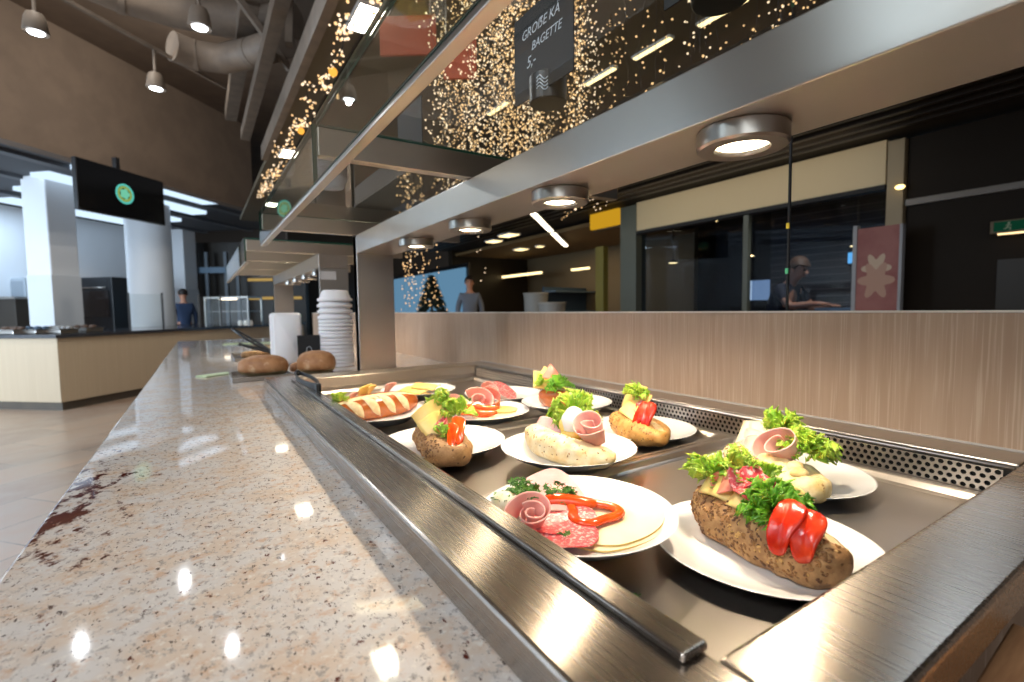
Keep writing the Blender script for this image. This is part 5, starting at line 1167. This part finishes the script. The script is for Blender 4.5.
# ------------------------------------------------------------------ people
def skin_chain(name, joints, edges, mat, parent, sub=2, root=0):
    me = bpy.data.meshes.new(name); me.from_pydata([tuple(Vector(j[:3])) for j in joints], edges, []); o = bpy.data.objects.new(name, me); COL.objects.link(o)
    md = o.modifiers.new('Skin', 'SKIN'); 
    for i, j in enumerate(joints): me.skin_vertices[0].data[i].radius = (j[3], j[4] if len(j) > 4 else j[3]); me.skin_vertices[0].data[i].use_root = (i == root)
    s = o.modifiers.new('Sub', 'SUBSURF'); s.levels = sub; s.render_levels = sub
    md.use_smooth_shade = True; me.materials.append(mat); o.parent = parent; ORG[o.name] = ORG[parent.name]; return o
SK = plain('skin', (206,148,120), .5, sss=.1)
def person(label, loc, heading, shirt, trousers, hairc, lean=0, armR=None, armL=None, scale=1.0, sleeve=.5, apron=None):
    r = thing('person', label, 'person', (loc[0],loc[1],-1.18)); r.rotation_euler = (0,0,heading); r.scale = (scale,)*3
    ORG[r.name] = Vector((0,0,0))        # parts are written in the figure's own frame: x right, y forward, z up from the floor
    cl, sl = math.cos(lean), math.sin(lean)
    def T(x, y, z):                       # lean the upper body about the hips
        dz = z-.95; return (x, y*cl+dz*sl if dz > 0 else y, .95+dz*cl-y*sl if dz > 0 else z)
    aR = armR or [(.235,0,1.16),(.25,.06,.92),(.25,.09,.84)]; aL = armL or [(-.235,0,1.16),(-.25,.06,.92),(-.25,.09,.84)]
    J = [(0,0,.95,.145,.105), (*T(0,0,1.12),.125,.09), (*T(0,0,1.32),.15,.10), (*T(0,-.01,1.45),.07,.06), (*T(0,.005,1.53),.052,.052), (*T(0,.02,1.60),.075,.085), (*T(0,.015,1.68),.08,.092), (*T(0,.0,1.745),.05,.06),
         (*T(.165,0,1.40),.058), (*aR[0],.043), (*aR[1],.030), (*T(-.165,0,1.40),.058), (*aL[0],.043), (*aL[1],.030),
         (.09,0,.90,.09), (.10,.01,.50,.06), (.10,-.02,.10,.042), (.105,.09,.04,.035), (.105,.17,.03,.025), (-.09,0,.90,.09), (-.10,.01,.50,.06), (-.10,-.02,.10,.042), (-.105,.09,.04,.035), (-.105,.17,.03,.025)]
    E_ = [(0,1),(1,2),(2,3),(3,4),(4,5),(5,6),(6,7),(2,8),(8,9),(9,10),(2,11),(11,12),(12,13),(0,14),(14,15),(15,16),(16,17),(17,18),(0,19),(19,20),(20,21),(21,22),(22,23)]
    # hands: palm and five fingers on each wrist
    for w, arm, sgn in ((10, aR, 1), (13, aL, -1)):
        a, b = Vector(arm[1]), Vector(arm[2]); d = (b-a).normalized(); side = Vector((0,0,1)).cross(d); side = side.normalized() if side.length > .1 else Vector((1,0,0))
        pm = len(J); J.append((*(a+d*.07), .036, .018)); E_.append((w, pm))
        for k, (off, ln) in enumerate(((-.027,.060),(-.009,.072),(.009,.068),(.027,.054))):
            i0 = len(J); p1 = a+d*.10+side*off; J.append((*p1,.0095)); p2 = p1+d*ln*.55+Vector((0,0,-.006)); J.append((*p2,.0085)); p3 = p2+d*ln*.4+Vector((0,0,-.018)); J.append((*p3,.007)); E_ += [(pm,i0),(i0,i0+1),(i0+1,i0+2)]
        i0 = len(J); p1 = a+d*.045+side*(-sgn*.036); J.append((*p1,.011)); J.append((*(p1+d*.035+side*(-sgn*.014)),.009)); E_ += [(w,i0),(i0,i0+1)]
    body = skin_chain('body', J, E_, SK, r)
    hd = Vector(T(0,.02,1.645)); f_ = Vector((0,cl,-sl)); u_ = Vector((0,sl,cl))
    b = MB(); b.ball(hd+f_*.098-u_*.005, (.014,.022,.022), 10, 8); b.ball(hd+f_*.085-u_*.045, (.025,.012,.008), 10, 6); b.ball(hd+Vector((.083,-.01,0)), (.012,.022,.032), 8, 6); b.ball(hd+Vector((-.083,-.01,0)), (.012,.022,.032), 8, 6); b.build('nose_mouth_and_ears', SK, r, smooth=True)
    b = MB(); b.ball(hd+f_*.083+u_*.02+Vector((.032,0,0)), .012, 8, 6); b.ball(hd+f_*.083+u_*.02-Vector((.032,0,0)), .012, 8, 6); b.build('eyes', M['black'], r, smooth=True)
    b = MB()
    def hair(u, v):
        ph = 2*PI*u; th = PI*.62*v; y = math.cos(ph)*math.sin(th); x = math.sin(ph)*math.sin(th); z = math.cos(th)
        if y > .3 and z < .45: z = .45+(z-.45)*.25
        p = hd+u_*.035-f_*.012+Vector((x*.094,0,0))+f_*(y*.104)+u_*(z*.105); return p
    b.grid(hair, 28, 12, wu=True); b.build('hair', hairc, r, smooth=True, solid=.008)
    ss = [(J[i][0],J[i][1],J[i][2]) for i in (0,1,2)]
    sh = [(0,0,.90,.155,.118), (*ss[0],.16,.122), (*ss[1],.155,.125), (*ss[2],.19,.14), (*T(0,-.01,1.42),.10,.085), (*J[8][:3],.072), (*J[11][:3],.072)]
    eR = Vector(J[8][:3]).lerp(Vector(aR[0]), .7 if sleeve < .8 else 1); eL = Vector(J[11][:3]).lerp(Vector(aL[0]), .7 if sleeve < .8 else 1)
    sh += [(*eR,.056), (*eL,.056)]; se = [(0,1),(1,2),(2,3),(3,4),(3,5),(3,6),(5,7),(6,8)]
    if sleeve > .8:
        sh += [(*Vector(aR[1]),.042), (*Vector(aL[1]),.042)]; se += [(7,9),(8,10)]
    skin_chain('shirt', sh, se, shirt, r)
    skin_chain('trousers', [(0,0,.96,.155,.118),(.09,0,.88,.10),(.10,.01,.50,.075),(.10,-.02,.09,.06),(-.09,0,.88,.10),(-.10,.01,.50,.075),(-.10,-.02,.09,.06)], [(0,1),(1,2),(2,3),(0,4),(4,5),(5,6)], trousers, r)
    for s in (1,-1):
        b = MB(); b.ball((s*.105,.08,.045), (.05,.13,.045), 12, 8); b.build('shoe', M['black'], r, smooth=True)
    return r
hd1 = plain('hair_dark',(40,28,22),.6); hd2 = plain('hair_brown',(84,60,44),.6); nav = plain('navy_cloth',(28,34,54),.8); den = plain('dark_trousers',(30,32,40),.8)
q = at(796,300,0,5.6)
person('person in a dark shirt leaning over the shop counter with one arm stretched out', (5.62,q.y+.27), PI-.12, nav, den, hd2, lean=.42, armR=[(.20,.34,1.17),(.12,.60,1.20),(.10,.72,1.185)], armL=[(-.27,.30,1.14),(-.22,.48,1.17),(-.2,.6,1.18)])
q = far(470, 10.4)
person('person with dark hair and a grey top standing left of the lit shop', (q.x,q.y), PI*.85, plain('grey_top',(120,126,138),.8), den, hd1, sleeve=1, scale=1.06)
q = far(184, 13.6)
person('person in a dark blue jacket standing behind the service counter at the far column', (q.x,q.y), .3, plain('blue_jacket',(44,62,92),.8), den, hd1, sleeve=1, scale=.98)
# ------------------------------------------------------------------ light
def area(name, loc, target, sx, sy, watt, col, rz=None):
    l = bpy.data.lights.new(name, 'AREA'); l.shape = 'RECTANGLE'; l.size = sx; l.size_y = sy; l.energy = watt; l.color = col
    o = bpy.data.objects.new(name, l); COL.objects.link(o); o.location = (loc[0],loc[1],loc[2]+H); d = Vector(target)-Vector(loc); o.rotation_euler = d.to_track_quat('-Z','Y').to_euler() if rz is None else (0,0,rz); return o
def spot(name, loc, watt, col, size, blend=.6, soft=.03, target=None):
    l = bpy.data.lights.new(name, 'SPOT'); l.energy = watt; l.color = col; l.spot_size = size; l.spot_blend = blend; l.shadow_soft_size = soft
    o = bpy.data.objects.new(name, l); COL.objects.link(o); o.location = (loc[0],loc[1],loc[2]+H)
    if target: o.rotation_euler = (Vector(target)-Vector(loc)).to_track_quat('-Z','Y').to_euler()
    return o
WARM = (1,.82,.60); COOL = (.72,.86,1); NEU = (1,.93,.84)
for y in (.395,.785,1.17,1.55): spot('lamp_light', (.618,y,.2025), 10, WARM, 2.35, .7, .03)
for y in (3.05,3.4,3.75,4.1): spot('lamp_light', (.622,y,.2025), 6, WARM, 2.3, .6, .03)
for v, tg in ((tv1,(-.1,1.2,-.28)),(tv2,(.0,2.5,-.28)),(tv3,(.0,.6,-.28))): spot('track_light', (v.x,v.y,1.975), 16, (.92,.96,1), 1.9, .8, .02, tg)
area('assumed_side_light', (-5.5,2.2,2.85), (0.3,1.0,-.2), 1.0, .7, 28, COOL)  # assumed unseen light, placed so a bluish patch falls on the beam front
spot('soffit_fill', (-1.6,5.6,3.3), 90, (1,.93,.84), 2.3, .9, .04, D(-.6,.15,2.6)); spot('soffit_fill', (-.1,6.4,3.3), 90, (1,.90,.78), 2.3, .9, .04, D(2.4,.15,2.6)); spot('counter_fill', (-.9,4.6,3.3), 130, (1,.93,.84), 1.9, .9, .04, (-1.2,8.6,-.8))  # added spots that brighten the soffit wall and the service counter
area('open_hall_fill', (-3.2,.2,3.3), (-.2,1.6,-.3), 1.6, 1.6, 125, (.93,.96,1))  # unseen area light added to brighten the hall and the granite
area('added_rear_fill', (-2.5,-3.4,1.6), (0,2,.4), 3.5, 2.2, 60, (.92,.95,1))  # unseen area light added behind the camera for general brightness
area('assumed_cool_light', (2.75,.80,1.78), (2.75,.80,-1), .7, .3, 4.5, COOL)  # assumed light hidden by the beam, for the bluish sheen on the end rail
EA = math.atan2(e.y, e.x)
p = D(-5.0,2.4,.5); area('added_column_fill', p, D(3,2.4,.3), 3.0, 2.4, 330, (.66,.83,1))  # assumed unseen light from the left, added to brighten the columns
p = D(1.5,3.7,2.04); area('added_column_fill', p, p, 3.0, .3, 60, (.62,.80,1), EA)  # area light added below the skylight strips as front fill for the columns
area('passage_light', (3.1,2.8,1.77), (3.8,2.8,-1), .15, 5.0, 8, (1,.78,.5))  # warm area light added over the passage, without a lamp body
area('fascia_fill', (4.3,3.3,1.30), (5,3.3,1.2), 2.8, .06, 2.6, (1,.86,.66))  # unseen strip of light added to brighten the cream fascia
spot('person_fill', (5.25,2.5,1.3), 55, (1,.86,.7), 2.2, .7, .04)  # spot added inside the dark shop to brighten the person
area('shop_light', (6.3,7.5,1.25), (6.3,7.5,-1), 1.2, 3.0, 14, (1,.74,.42))
w = bpy.data.worlds.new('World'); sc.world = w; w.use_nodes = True
bg = w.node_tree.nodes['Background']; bg.inputs[0].default_value = (.62,.60,.60,1); bg.inputs[1].default_value = .40
# ------------------------------------------------------------------ render look
sc.view_settings.view_transform = 'Standard'; sc.view_settings.look = 'None'; sc.view_settings.gamma = 1; sc.view_settings.use_curve_mapping = False
sc.view_settings.exposure = .35
cy = sc.cycles; cy.use_denoising = True; cy.max_bounces = 8; cy.transparent_max_bounces = 16; cy.caustics_reflective = False; cy.caustics_refractive = False; cy.sample_clamp_indirect = 6
